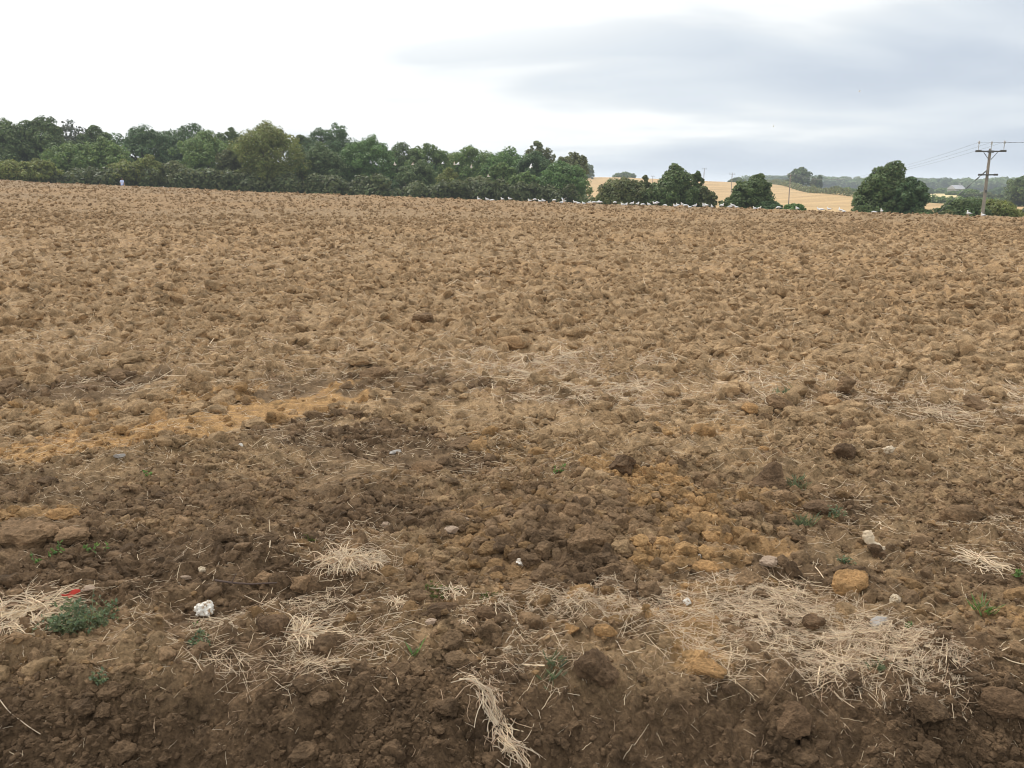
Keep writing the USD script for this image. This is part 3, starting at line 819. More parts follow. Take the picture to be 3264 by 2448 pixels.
T("willow_shrub", "dark low bush at the leaning tree's right foot", "shrub", 2452, 640, 40, 102, "leaf_deep", 209, "bush", leaves=2000, low=0.0, size=0.15)
T("willow_shrub", "small lone green bush in front of the wheat, below the wooden pole", "shrub", 2532, 648, 34, 100, "leaf_bright", 210, "bush", leaves=2200, low=0.0, size=0.14)
T("alder_tree", "large dark tree alone before the wheat, its top swept left", "tree", 2835, 508, 82, 102, "leaf_dark", 211, "cone", leaves=9500, low=0.0, lumps=56, size=0.16, peaks=[(18, 1.0, 30), (-22, 0.90, 28), (-48, 0.62, 40)])
T("alder_tree", "lower half-height dark tree joined to the large lone tree's right side", "tree", 2903, 563, 50, 101, "leaf_deep", 212, "round", leaves=4800, low=0.0, lumps=32, size=0.16)
T("willow_shrub", "dark bush at the large lone tree's left foot", "shrub", 2772, 645, 40, 100, "leaf_dark", 213, "bush", leaves=2400, low=0.0, size=0.15)
T("willow_shrub", "dark bush at the right foot of the large lone tree", "shrub", 2942, 664, 28, 99, "leaf_dark", 214, "bush", leaves=2000, low=0.0, size=0.15)
T("bramble_bush", "dark bush left of the big utility pole's foot", "shrub", 3075, 632, 68, 103, "leaf_dark", 215, "bush", leaves=4800, low=0.0, size=0.15)
T("bramble_bush", "yellowish green bush right of the big utility pole's foot", "shrub", 3175, 634, 64, 106, "leaf_yellow", 216, "bush", leaves=4800, low=0.0, size=0.15)
T("bramble_bush", "lowest brownish bush left of the pole, its tip against the wheat", "shrub", 3020, 670, 34, 101, "leaf_olive", 217, "bush", leaves=1600, low=0.0, size=0.14)
# on and beyond the wheat hill
T("copse", "flat-topped dark copse on the wheat hill's skyline behind the windblown bush", "trees", 1990, 552, 30, 600, "leaf_dark", 221, "bush", leaves=1600, low=0.0, size=0.7)
T("copse", "low dark copse on the skyline behind the second thin pole", "trees", 2352, 568, 24, 590, "leaf_dark", 222, "bush", leaves=1400, low=0.0, size=0.7)
T("skyline_tree", "rounded tree on the far skyline right of the pole in the wheat", "tree", 2553, 531, 30, 520, "leaf_dark", 223, "round", leaves=2600, low=0.03, size=0.55)
T("skyline_tree", "narrow tree on the skyline, rightmost of the small group", "tree", 2612, 559, 10, 515, "leaf_dark", 224, "ovoid", leaves=900, low=0.0, size=0.5)
T("skyline_tree", "thin olive tree on the skyline, middle of the small group", "tree", 2596, 566, 9, 515, "leaf_olive", 225, "ovoid", leaves=800, low=0.0, size=0.5, sparse=0.3)
T("skyline_tree", "tiny round tree on the skyline just left of the pole in the wheat", "tree", 2511, 572, 10, 530, "leaf_olive", 226, "round", leaves=700, low=0.1, size=0.5)
hedge("boundary_hedge", "long hedge sloping down along the wheat field's far edge", "hedge", [gp(p, d) for p, d in ((2440, 600), (2466, 566), (2530, 470), (2600, 392), (2680, 355), (2740, 340))], 3.2, 1.6, "leaf_olive", 231, 5500, 0.42, bumpy=0.5)
hedge("boundary_hedge", "hedge across the fields between the big tree and the utility pole", "hedge", [gp(p, d) for p, d in ((2740, 340), (2830, 326), (2930, 318), (3050, 312), (3200, 306), (3300, 302))], 3.0, 1.6, "leaf_mid", 232, 6000, 0.38, bumpy=0.4)
hedge("boundary_hedge", "dark low hedge at the photo's right edge above the wheat corner", "hedge", [gp(p, d) for p, d in ((3180, 176), (3264, 177), (3400, 178))], 1.6, 0.8, "leaf_hedge", 233, 2600, 0.22, bumpy=0.3)
hedge("boundary_hedge", "dark hedge behind the green meadow at the right edge", "hedge", [gp(p, d) for p, d in ((3075, 425), (3180, 425), (3300, 420), (3420, 415))], 3.2, 1.5, "leaf_hedge", 234, 3600, 0.45, bumpy=0.3)
for k, (px, top, hw, d, mat, lab) in enumerate((
        (2660, 598, 26, 420, "leaf_olive", "rounded olive bush rising out of the sloping hedge"),
        (2700, 601, 24, 420, "leaf_mid", "green bush right of the olive one along the sloping hedge"),
        (3034, 611, 13, 560, "leaf_mid", "small round tree in front of the pale-roofed house"),
        (2925, 598, 24, 560, "leaf_mid", "light green far tree right of the large lone tree"),
        (2962, 599, 12, 620, "leaf_deep", "small dark blue-green far tree left of the pale-roofed house"),
        (3003, 603, 26, 680, "leaf_mid", "green far trees' crown just left of the pale-roofed house"),
        (3064, 607, 13, 600, "leaf_deep", "dark small tree at the pale-roofed house's right corner"),
        (3094, 603, 30, 430, "leaf_mid", "pale rounded tree between the pale-roofed house and the utility pole"),
        (3143, 612, 16, 440, "leaf_olive", "olive tree seen right behind the utility pole"),
        (3186, 597, 24, 640, "leaf_deep", "dark bluish tree right of the utility pole"),
        (3236, 606, 32, 560, "leaf_mid", "green broad tree under the big tree at the right edge"))):
    T("far_tree", lab, "tree", px, top, hw, d, mat, 240 + k, "round", leaves=1500, low=0.03, size=0.0011 * d, lumps=20)
T("edge_tree", "big dark tree cut off by the photo's right edge", "tree", 3288, 550, 58, 300, "leaf_dark", 255, "round", leaves=5000, low=0.12, size=0.34)

# woodland on the far hills: one mass
rng = np.random.default_rng(7)
pi = UsdGeom.PointInstancer.Define(stage, "/World/distant_woodland")
tag(pi, "hazy woodland covering the far hills along the horizon", "woodland", None, "stuff")
for k, mat in enumerate(("leaf_deep", "leaf_dark", "leaf_mid")):
    r2 = np.random.default_rng(300 + k)
    cent = np.stack([r2.normal(0, .33, 9), r2.normal(0, .33, 9), 0.35 + 0.5 * r2.random(9)], 1)
    v, f, c = leaf_cloud(cent, np.full(9, 0.34), 260, 0.13, r2)
    m = usdkit.mesh(stage, f"/World/distant_woodland/tree_crown_{k:03d}" if k else "/World/distant_woodland/tree_crown", (v, f), looks(mat))
    UsdGeom.PrimvarsAPI(m).CreatePrimvar("tint", Sdf.ValueTypeNames.Color3fArray, "vertex").Set(Vt.Vec3fArray.FromNumpy(c.astype(np.float32)))
n = 5200
pxs = rng.uniform(2380, 3800, n)
ds = np.exp(rng.uniform(math.log(850), math.log(5600), n))
xy = np.array([gp(a, b) for a, b in zip(pxs, ds)])
keep = (meshkit.fbm(np.stack([xy[:, 0] / 320, xy[:, 1] / 420, 0 * pxs], -1), 3, 5) > 0.44) | (ds > 3600)
xy, ds = xy[keep], ds[keep]
hh = rng.uniform(8, 15, len(xy))
zz = base(xy[:, 0], xy[:, 1]) - 0.5
pi.CreatePrototypesRel().SetTargets([Sdf.Path("/World/distant_woodland/tree_crown"), Sdf.Path("/World/distant_woodland/tree_crown_001"), Sdf.Path("/World/distant_woodland/tree_crown_002")])
pi.CreateProtoIndicesAttr(Vt.IntArray.FromNumpy(rng.integers(0, 3, len(xy)).astype(np.int32)))
pi.CreatePositionsAttr(Vt.Vec3fArray.FromNumpy(np.stack([xy[:, 0], xy[:, 1], zz], 1).astype(np.float32)))
pi.CreateScalesAttr(Vt.Vec3fArray.FromNumpy(np.stack([hh * rng.uniform(.8, 1.5, len(xy)), hh * 1.2, hh], 1).astype(np.float32)))
th = rng.random(len(xy)) * np.pi
pi.CreateOrientationsAttr(Vt.QuathArray([Gf.Quath(float(math.cos(a)), 0.0, 0.0, float(math.sin(a))) for a in th]))

# the pale-roofed house among the far trees
p = at(3046, 620, 640)
z0 = float(base(p[:1], p[1:2])[0])
hs = thing("farm_house", "small grey house with a pale roof among the far trees", "house", (p[0], p[1], z0 - 0.2), 24)
part("wall", merge([box((0, 0, 1.7), (9.0, 6.0, 3.4))]), "render_wall", hs)
gable = trimesh.creation.extrude_polygon(__import__("shapely").Polygon([(-3.4, 0), (3.4, 0), (0, 2.5)]), 9.6)
gv = np.array(gable.vertices)
gv = np.stack([gv[:, 2] - 4.8, gv[:, 0], gv[:, 1] + 3.402], 1)
rf = part("roof", (gv, np.array(gable.faces)), "slate_roof", hs)
part("chimney", box((2.8, 0, 6.2), (0.8, 0.8, 1.6)), "render_wall", rf)
for wx in (-3.0, -1.0, 3.0):
    w = part("window", box((wx, -3.03, 1.9), (1.1, 0.06, 1.2)), "render_wall", hs)
    part("pane", box((wx, -3.07, 1.9), (0.9, 0.03, 1.0)), "window_dark", w)
part("door", box((1.1, -3.03, 1.1), (1.0, 0.08, 2.1)), "door_paint", hs)


# ------------------------------------------------------------------ poles and wires
def pole(px, top, bottom_d, label, big=False, arm=2.6, rz=0.0):
    p = at(px, top, bottom_d)
    z0 = float(base(p[:1], p[1:2])[0])
    H = p[2] - z0
    x = thing("utility_pole", label, "utility pole", (p[0], p[1], z0 - 0.3), rz)
    r0 = 0.155 if big else 0.16
    kk = np.linspace(0, 1, 8)
    part("shaft", tube(np.stack([0 * kk, 0 * kk, kk * (H + 0.3)], 1), r0 * (1.08 - 0.33 * kk), 12), "pole_wood", x, smooth=50)
    top_z = H + 0.3 - 0.25
    part("crossarm", box((0, -0.17, top_z), (arm, 0.11, 0.12)), "arm_steel", x)
    if big:
        for s in (-1, 1):
            part("arm_bracket", box((s * (arm / 2 - 0.28), -0.17, top_z + 0.063), (0.50, 0.16, 0.12)), "arm_steel", x)
        part("arm_clamp", box((0, -0.17, top_z - 0.02), (0.5, 0.18, 0.22)), "arm_steel", x)
        for s in (-1, 1):
            part("brace", tube([(s * 0.62, -0.17, top_z - 0.08), (s * 0.10, -0.16, top_z - 0.75)], 0.03, 6), "arm_steel", x)
        part("crossarm", box((0, -0.17, top_z - 2.15), (1.75, 0.12, 0.13)), "arm_steel", x)
        for s in (-1, 1):
            part("arm_bracket", box((s * 0.70, -0.17, top_z - 2.15), (0.30, 0.18, 0.18)), "arm_steel", x)
        part("danger_plate", box((0, -0.16, 3.2), (0.20, 0.01, 0.26)), "arm_steel", x)
    ins = trimesh.creation.revolve(np.array([[0.0, 0.0], [0.03, 0.0], [0.03, 0.55], [0.09, 0.56], [0.10, 0.62], [0.06, 0.66], [0.10, 0.70], [0.08, 0.80], [0.03, 0.85], [0, 0.85]]), sections=10)
    for s in (-1, 0, 1):
        v = np.array(ins.vertices) * ([1, 1, 1] if big else [1, 1, 0.6]) + [s * (arm / 2 - 0.25), -0.17, top_z + (0.125 if big and s else 0.062)]
        part("insulator", (v, np.array(ins.faces)), "porcelain", x, smooth=40)
    return x, np.array([p[0], p[1], z0]), H


P1, P1b, H1 = pole(3157, 474, 95, "tall wooden utility pole with two dark crossarms by the right edge", True, arm=2.75, rz=-8)
P2, P2b, H2 = pole(2520, 556, 270, "thin wooden pole standing in the wheat beside the lone green bush", False)
P3, P3b, H3 = pole(2334, 553, 392, "thin pole in the upper wheat field, second from the left", False)
P4, P4b, H4 = pole(2245, 537, 470, "thin pole topping the swept pointed tree's right side on the skyline", False)
P5, P5b, H5 = pole(2081, 562, 430, "thin short pole left of the swept pointed tree", False, arm=1.6)
# stay of the big pole: part of it
q = [np.array([-0.15, 0.0, H1 - 1.75]), np.array([-4.2, 2.2, 0.25])]
part("stay_wire", tube([q[0], q[1]], 0.02, 6), "wire_metal", P1)
for t0 in (0.03, 0.14, 0.30, 0.42):
    c = q[0] + (q[1] - q[0]) * t0
    d0 = (q[1] - q[0]) / np.linalg.norm(q[1] - q[0])
    part("stay_insulator", tube([c - d0 * 0.28, c - d0 * 0.1, c + d0 * 0.1, c + d0 * 0.28], [0.03, 0.065, 0.065, 0.03], 8), "wire_metal", P1, smooth=40)


def wire(a, b, sag, label, group, r=0.010):
    k = np.linspace(0, 1, 30)[:, None]
    pts = a * (1 - k) + b * k
    pts[:, 2] -= sag * 4 * (k * (1 - k))[:, 0]
    o = pts[0].copy()
    m = single("power_line", tube(pts, r, 4), "wire_metal", label, "power line", group)
    return m


c8, s8 = math.cos(math.radians(-8)), math.sin(math.radians(-8))
for k, s in enumerate((-1.12, 0.0, 1.12)):
    a = P1b + np.array([s * c8, s * s8 - 0.17, H1 - 0.25 + 0.85])
    b = P2b + np.array([s * 0.95, -0.17, H2 + 0.35])
    wire(a, b, 2.6, "thin cable running left from the big utility pole, {} of three".format(("topmost", "middle", "lowest")[k]), None)
    e = a + np.array([55.0, -22.0, 1.5 - 0.4 * k])
    wire(a, e, 1.0, "thin cable running from the big utility pole out of the right edge, {} insulator's".format(("left", "middle", "right")[k]), None, 0.009)
for (a0, ha, b0, hb, lab) in ((P2b, H2, P3b, H3, "far cable between the two thin poles in the wheat field"), (P3b, H3, P4b, H4, "far cable between the upper wheat pole and the skyline pole")):
    wire(a0 + [0, 0, ha + 0.3], b0 + [0, 0, hb + 0.3], 1.6, lab, None, 0.009)


# ------------------------------------------------------------------ bodies from joints
def chain_mesh(bones, refine=0.0, smooth=6):
    """bones: ((p, r), (q, s)) pairs; the hull of two spheres each, joined and smoothed."""
    ms = []
    for (p, r), (q, s) in bones:
        a = m3.Manifold.sphere(r, 14).translate([float(t) for t in p])
        b = m3.Manifold.sphere(s, 14).translate([float(t) for t in q])
        ms.append(m3.Manifold.batch_hull([a, b]))
    u = m3.Manifold.batch_boolean(ms, m3.OpType.Add)
    if refine:
        u = u.refine_to_length(refine)
    me = u.to_mesh()
    t = trimesh.Trimesh(me.vert_properties[:, :3], me.tri_verts, process=True)
    if smooth:
        trimesh.smoothing.filter_taubin(t, iterations=smooth)
    return np.array(t.vertices), np.array(t.faces)


def wing_folded(side):
    """The folded grey wing lying along the flank; x runs from beak (+) to tail (-)."""
    v, f = chain_mesh([(((0.06, side * 0.052, 0.185), 0.026), ((-0.08, side * 0.055, 0.178), 0.026)), (((-0.08, side * 0.055, 0.178), 0.026), ((-0.22, side * 0.022, 0.185), 0.008))], 0.03, 3)
    return v, f


def gull(label, pose, loc, rz, group):
    x = thing("gull", label, "gull", loc, rz, group)
    hz_ = {"stand": (0.13, 0.285), "alert": (0.11, 0.335), "low": (0.20, 0.165), "flap": (0.12, 0.29)}[pose]
    head = np.array([hz_[0], 0, hz_[1]])
    body = chain_mesh([
        (((0.09, 0, 0.185), 0.060), ((-0.04, 0, 0.18), 0.066)), (((-0.04, 0, 0.18), 0.066), ((-0.15, 0, 0.178), 0.035)),
        (((-0.15, 0, 0.178), 0.035), ((-0.23, 0, 0.176), 0.014)), (((0.10, 0, 0.20), 0.052), (head * [0.95, 1, 1] - [0, 0, 0.03], 0.036)), ((head, 0.040), (head + [0.022, 0, -0.004], 0.032)),
        (((-0.20, -0.02, 0.176), 0.010), ((-0.27, -0.03, 0.174), 0.006)), (((-0.20, 0.02, 0.176), 0.010), ((-0.27, 0.03, 0.174), 0.006))], 0.03, 4)
    part("body", body, "feather_white", x, smooth=True)
    part("beak", tube([head + [0.045, 0, -0.006], head + [0.075, 0, -0.010], head + [0.098, 0, -0.02]], [0.014, 0.010, 0.003], 6), "beak_yellow", x, smooth=40)
    for s in (-1, 1):
        part("eye", (lambda m: (np.array(m.vertices) * 0.0065 + head + [0.030, s * 0.033, 0.008], np.array(m.faces)))(trimesh.creation.icosphere(1)), "feather_black", x, smooth=True)
        if pose != "flap":
            part("wing", wing_folded(s), "feather_grey", x, smooth=True)
            part("wing_tip", tube([(-0.20, s * 0.020, 0.189), (-0.27, s * 0.012, 0.188), (-0.31, s * 0.006, 0.187)], [0.012, 0.008, 0.002], 5), "feather_black", x, smooth=40)
        else:
            part("wing", spread_wing(s, 0.9), "feather_grey", x)
        part("leg", merge([tube([(0.0, s * 0.028, 0.13), (0.012, s * 0.030, 0.065), (0.0, s * 0.030, 0.008)], [0.008, 0.0055, 0.0055], 5), box((0.022, s * 0.03, 0.006), (0.055, 0.04, 0.008))]), "leg_pink", x)
    return x


def spread_wing(s, lift):
    """An open wing with some thickness, tapering to a pointed tip."""
    k = np.linspace(0, 1, 7)
    y = s * (0.05 + 0.52 * k)
    z = 0.20 + lift * (0.30 * np.sin(k * 1.9) - 0.06 * k)
    xm = 0.02 + 0.06 * np.sin(k * 2.4) - 0.12 * k ** 2
    ch = 0.075 * (1 - k ** 2.2) + 0.006
    top = [np.stack([xm + ch, y, z], 1), np.stack([xm - ch * 1.15, y, z], 1)]
    v = np.vstack([top[0], top[1], top[0] - [0, 0, 0.008], top[1] - [0, 0, 0.008]])
    n = len(k)
    f = []
    for i in range(n - 1):
        for a, b, fl in ((0, n, 0), (2 * n, 3 * n, 1), (0, 2 * n, 1), (n, 3 * n, 0)):
            q = [a + i, a + i + 1, b + i + 1, b + i]
            f += [q[:3], [q[0], q[2], q[3]]]
    return v, np.array(f)


def flying_gull(label, loc, rz, tilt, group):
    x = thing("flying_gull", label, "gull", loc, rz, group, rx=tilt)
    body = chain_mesh([(((0.09, 0, 0.2), 0.05), ((-0.06, 0, 0.2), 0.055)), (((-0.06, 0, 0.2), 0.055), ((-0.22, 0, 0.2), 0.014)), (((0.10, 0, 0.205), 0.042), ((0.18, 0, 0.212), 0.034)), (((-0.2, -0.03, 0.2), 0.010), ((-0.27, -0.05, 0.2), 0.006)), (((-0.2, 0.03, 0.2), 0.010), ((-0.27, 0.05, 0.2), 0.006))], 0.03, 4)
    part("body", body, "feather_white", x, smooth=True)
    part("beak", tube([(0.205, 0, 0.208), (0.235, 0, 0.205), (0.255, 0, 0.197)], [0.012, 0.009, 0.003], 6), "beak_yellow", x, smooth=40)
    for s in (-1, 1):
        part("wing", spread_wing(s, 0.55), "feather_white", x)
    return x


GR = "white gulls standing in a row along the field's crest"
# photo x of each gull, pose, size
SITE = [(1526, "alert", 1.1), (1553, "stand", .85), (1569, "low", .6), (1601, "stand", 1), (1625, "stand", 1.05), (1688, "stand", 1), (1705, "low", .7), (1721, "stand", .95), (1732, "stand", .95), (1767, "low", .9), (1790, "alert", 1.05), (1797, "flap", .95), (1832, "stand", 1), (1843, "stand", .95), (1860, "stand", .85), (1878, "stand", .95), (1893, "low", .8), (1904, "stand", .95), (1914, "stand", .9),
        (1960, "low", .7), (1984, "stand", 1), (1994, "stand", 1), (2014, "stand", .95), (2032, "stand", .9), (2049, "low", .7), (2068, "stand", .9), (2086, "stand", .85), (2094, "low", .8), (2119, "low", .6), (2152, "stand", 1), (2160, "stand", .9), (2174, "stand", .9), (2185, "low", .75), (2198, "stand", .8), (2214, "stand", 1), (2244, "alert", .95), (2251, "stand", .9), (2269, "stand", .9), (2300, "stand", .95), (2326, "stand", .95), (2334, "stand", .9), (2346, "stand", .9),
        (2405, "stand", .9), (2420, "stand", .85), (2481, "low", .6), (2540, "stand", 1), (2609, "stand", .85), (2618, "low", .8), (2641, "stand", .85), (2678, "alert", .95), (2688, "stand", 1), (2786, "low", .6), (2809, "stand", 1), (3086, "alert", 1), (3132, "stand", 1.05)]
UNIQ = {1526: "leftmost white gull on the crest, standing tall apart from the row", 1797: "white gull raising its wings, before the grass verge by the wood's end", 2540: "single white gull below the lone green bush on the crest", 2481: "nearly hidden gull alone between the leaning tree and the lone bush",
        2786: "half-hidden gull at the large lone tree's foot", 2809: "white gull standing before the large lone tree's trunk", 3086: "white gull left of the big utility pole's foot, before dark bushes", 3132: "rightmost white gull, just in front of the big utility pole"}
protos = {}
rng = np.random.default_rng(11)
SEG = lambda px: ("the dark wood" if px < 1760 else "the grass verge at the wood's end" if px < 1890 else "the broad windblown bush" if px < 2062 else "the tall swept pointed tree" if px < 2290 else "the leaning tree" if px < 2450 else "open wheat by the large tree")
ORD = ["%s" % w_ for w_ in "first second third fourth fifth sixth seventh eighth ninth tenth eleventh twelfth thirteenth fourteenth fifteenth sixteenth seventeenth eighteenth nineteenth twentieth".split()]
seg_of = {}
for px, pose, sc in SITE:
    if px not in UNIQ:
        seg_of.setdefault(SEG(px), []).append(px)
for px, pose, sc in SITE:
    r = crest_r(px) * (0.985 if sc > 0.75 else 1.0) * rng.uniform(0.95, 1.0)
    p = at(px, crest_py(px), r)
    z = float(surf(p[0], p[1])[0])
    lab = UNIQ.get(px)
    grp = None
    if lab is None:
        grp = GR
        lab = f"white gull, {ORD[seg_of[SEG(px)].index(px)]} from left before {SEG(px)}"
    rz = 180 + rng.normal(0, 25) + (180 if rng.random() < 0.12 else 0)
    if pose not in protos:
        protos[pose] = gull(lab, pose, (p[0], p[1], z), rz, grp)
        protos[pose].AddScaleOp().Set(Gf.Vec3f(0.85, 1.0, 1.02))
    else:
        dup(protos[pose], (p[0], p[1], z), rz, lab, grp, scale=np.array([0.85, 1.0, 1.02]) * (0.75 + 0.25 * sc))
FLY = [(1259, 522, 88, 180, 30, "white gull flying in front of the bright green tree"), (1316, 522, 92, 200, 20, "small white gull flying before the dark grey-green tree"), (1411, 519, 90, 170, -15, "white gull flying left of the skyline dip, before the wood"), (1449, 521, 86, 185, 25, "left one of two white gulls flying close together before the wood"), (1460, 521, 85, 160, -20, "right one of two white gulls flying close together before the wood"),
       (1503, 530, 95, 190, 35, "white gull flying before the wide two-domed tree"), (1693, 529, 78, 165, -35, "white gull flying before the deep green tree near the wood's end"), (1557, 560, 90, 175, 20, "small white gull flying low before the olive rounded bush"), (2740, 290, 140, 180, 10, "tiny gull high in the grey cloud at the right"), (2466, 402, 150, 170, 10, "tiny gull in the pale sky above the leaning tree")]
fp = None
for px, py, d, rz, tilt, lab in FLY:
    p = at(px, py, d) - [0, 0, 0.2]
    if fp is None:
        fp = flying_gull(lab, p, rz, tilt, None)
        fp.AddScaleOp().Set(Gf.Vec3f(0.7, 0.7, 0.7))
    else:
        dup(fp, p, rz, lab, None, rx=tilt, scale=0.7)

# ------------------------------------------------------------------ the person at the hedge
p = at(390, 592, 127)
zg = float(surf(p[0], p[1])[0])
pr = thing("person", "person in a light blue shirt standing behind the crest before the dark hedge", "person", (p[0], p[1], zg), 168)
J = {"hip": (0, 0, 0.92), "waist": (0, 0.01, 1.08), "chest": (0, 0, 1.30), "neck": (0, 0.005, 1.49), "head": (0, -0.01, 1.64)}
bones = [((J["hip"], 0.15), (J["waist"], 0.13)), ((J["waist"], 0.13), (J["chest"], 0.155)), ((J["chest"], 0.12), (J["neck"], 0.055)), ((J["neck"], 0.052), ((0, -0.005, 1.57), 0.055)), (((0, 0.01, 1.65), 0.092), ((0, -0.015, 1.63), 0.085)), (((0, -0.03, 1.57), 0.055), ((0, 0, 1.62), 0.075)), (((0, -0.10, 1.625), 0.012), ((0, -0.085, 1.65), 0.010))]
for s in (-1, 1):
    sh, el, wr = (s * 0.19, 0, 1.41), (s * 0.27, 0.02, 1.13), (s * 0.25, -0.10, 0.90)
    bones += [((J["chest"], 0.11), (sh, 0.062)), ((sh, 0.056), (el, 0.042)), ((el, 0.042), (wr, 0.028)), (((s * 0.085, 0, 0.90), 0.10), ((s * 0.10, -0.01, 0.50), 0.062)), (((s * 0.10, -0.01, 0.50), 0.062), ((s * 0.105, 0.03, 0.09), 0.042)), (((s * 0.105, 0.03, 0.06), 0.04), ((s * 0.115, -0.12, 0.03), 0.032)), (((s * 0.088, 0, 1.645), 0.018), ((s * 0.092, 0.01, 1.665), 0.018))]
    pal = np.array(wr) + [0, -0.02, -0.065]
    bones.append(((wr, 0.026), (pal, 0.030)))
    for q, ln in enumerate((0.060, 0.072, 0.068, 0.052)):
        b0 = pal + [s * 0.004, -0.030 + 0.020 * q, -0.02]
        b1 = b0 + [-s * 0.008, -0.006, -ln * 0.55]
        bones += [((b0, 0.0095), (b1, 0.0088)), ((b1, 0.0088), (b1 + [-s * 0.016, 0, -ln * 0.4], 0.0075))]
    bones += [((pal + [-s * 0.01, -0.03, 0.01], 0.012), (pal + [-s * 0.022, -0.055, -0.03], 0.010)), ((pal + [-s * 0.022, -0.055, -0.03], 0.010), (pal + [-s * 0.03, -0.06, -0.055], 0.008))]
bm = chain_mesh(bones, 0.03, 4)
part("body", bm, "skin", pr, smooth=True)
sb = [((J["hip"], 0.168), (J["waist"], 0.150)), ((J["waist"], 0.150), (J["chest"], 0.176)), ((J["chest"], 0.14), ((0, 0.005, 1.455), 0.075))]
tb = [((J["hip"], 0.162), ((0, 0, 0.98), 0.155))]
for s in (-1, 1):
    sb += [((J["chest"], 0.13), ((s * 0.19, 0, 1.41), 0.080)), (((s * 0.19, 0, 1.41), 0.078), ((s * 0.245, 0.012, 1.22), 0.068))]
    tb += [(((s * 0.085, 0, 0.90), 0.118), ((s * 0.10, -0.01, 0.50), 0.080)), (((s * 0.10, -0.01, 0.50), 0.080), ((s * 0.105, 0.03, 0.12), 0.066))]
part("shirt", chain_mesh(sb, 0.04, 4), "shirt_blue", pr, smooth=True)
part("trousers", chain_mesh(tb, 0.04, 4), "trousers_blue", pr, smooth=True)
part("hair", chain_mesh([(((0, 0.03, 1.69), 0.092), ((0, -0.02, 1.715), 0.080)), (((0, 0.05, 1.66), 0.080), ((0, 0.045, 1.60), 0.060))], 0.03, 4), "hair_dark", pr, smooth=True)
for s in (-1, 1):
    part("eye", (lambda m: (np.array(m.vertices) * 0.011 + [s * 0.033, -0.094, 1.645], np.array(m.faces)))(trimesh.creation.icosphere(1)), "feather_white", pr, smooth=True)
    part("shoe", chain_mesh([(((s * 0.105, 0.035, 0.05), 0.052), ((s * 0.115, -0.14, 0.035), 0.042))], 0.04, 3), "shoe", pr, smooth=True)
part("mouth", box((0, -0.094, 1.578), (0.045, 0.012, 0.010)), "petal_magenta", pr)

exec_near = True


# ------------------------------------------------------------------ clods and stones
def clod_mesh(seed, sub=3, flat=0.72, planes=9, rough=0.16, cut=(0.62, 0.95)):
    """An angular lump of earth about 1 m in radius: a sphere cut by random planes and roughened."""
    rng = np.random.default_rng(seed)
    m = trimesh.creation.icosphere(sub)
    d = np.array(m.vertices)
    nn = rng.normal(size=(planes, 3)); nn /= np.linalg.norm(nn, axis=1, keepdims=True)
    off = rng.uniform(*cut, planes)
    q = d @ nn.T
    r = np.min(np.where(q > 0.05, off / np.maximum(q, 0.05), 9.0), axis=1)
    r = np.minimum(r, 1.0)
    r *= 1 + rough * 3.2 * (meshkit.fbm(d * 1.5 + seed, 3, seed) - 0.5) + rough * 2.2 * (meshkit.fbm(d * 4.5 + seed, 3, seed + 1) - 0.5)
    if sub >= 4:
        r *= 1 + 0.16 * (meshkit.fbm(d * 12.0 + seed, 3, seed + 2) - 0.5)
    v = d * r[:, None] * np.array([1.0, rng.uniform(0.75, 1.0), flat])
    return v, np.array(m.faces)


NSH = 7
CLOD_SHAPES = [clod_mesh(500 + k, 3, flat=0.55 + 0.07 * (k % 4), planes=8 + k % 5, rough=0.15, cut=(0.38, 0.85)) for k in range(NSH)]
TONES = [(0.104, 0.067, 0.038), (0.132, 0.085, 0.048), (0.165, 0.107, 0.060), (0.205, 0.133, 0.073), (0.245, 0.164, 0.088), (0.285, 0.193, 0.105), (0.325, 0.221, 0.121), (0.20, 0.124, 0.060), (0.265, 0.162, 0.074), (0.315, 0.192, 0.086)]
for k, c in enumerate(TONES):
    soil_material(f"clod_tone_{k}", c)
TONE_WORD = ("dark", "dark", "dark brown", "brown", "brown", "tan", "pale tan", "ochre brown", "ochre", "ochre")


def quats(n, rng, tilt=0.5):
    a = rng.random(n) * 2 * np.pi
    ax = rng.normal(size=(n, 3)) * np.array([tilt, tilt, 1.0])
    ax /= np.linalg.norm(ax, axis=1, keepdims=True)
    q = np.concatenate([np.cos(a / 2)[:, None], ax * np.sin(a / 2)[:, None]], 1)
    return q


def tone_of(col, rng):
    """The clod tone that suits the soil it came from."""
    c = col * np.exp(rng.normal(0, 0.10, (len(col), 1)))
    return np.argmin(((np.log(c)[:, None] - np.log(np.array(TONES))[None]) ** 2 * [1, 1, 1.5]).sum(-1), 1)


def scatter_px(n, py0, py1, rng, px0=-250, px1=3514):
    """Ground positions spread over the strip of field seen between two heights of the photograph."""
    y0, y1 = max(g(1632, py1)[1], 2.15), g(1632, py0)[1]
    y = np.sqrt(rng.random(n) * (y1 ** 2 - y0 ** 2) + y0 ** 2)
    x = y * rng.uniform((px0 - 1632) / FPX, (px1 - 1632) / FPX, n) * 1.06
    return x, y


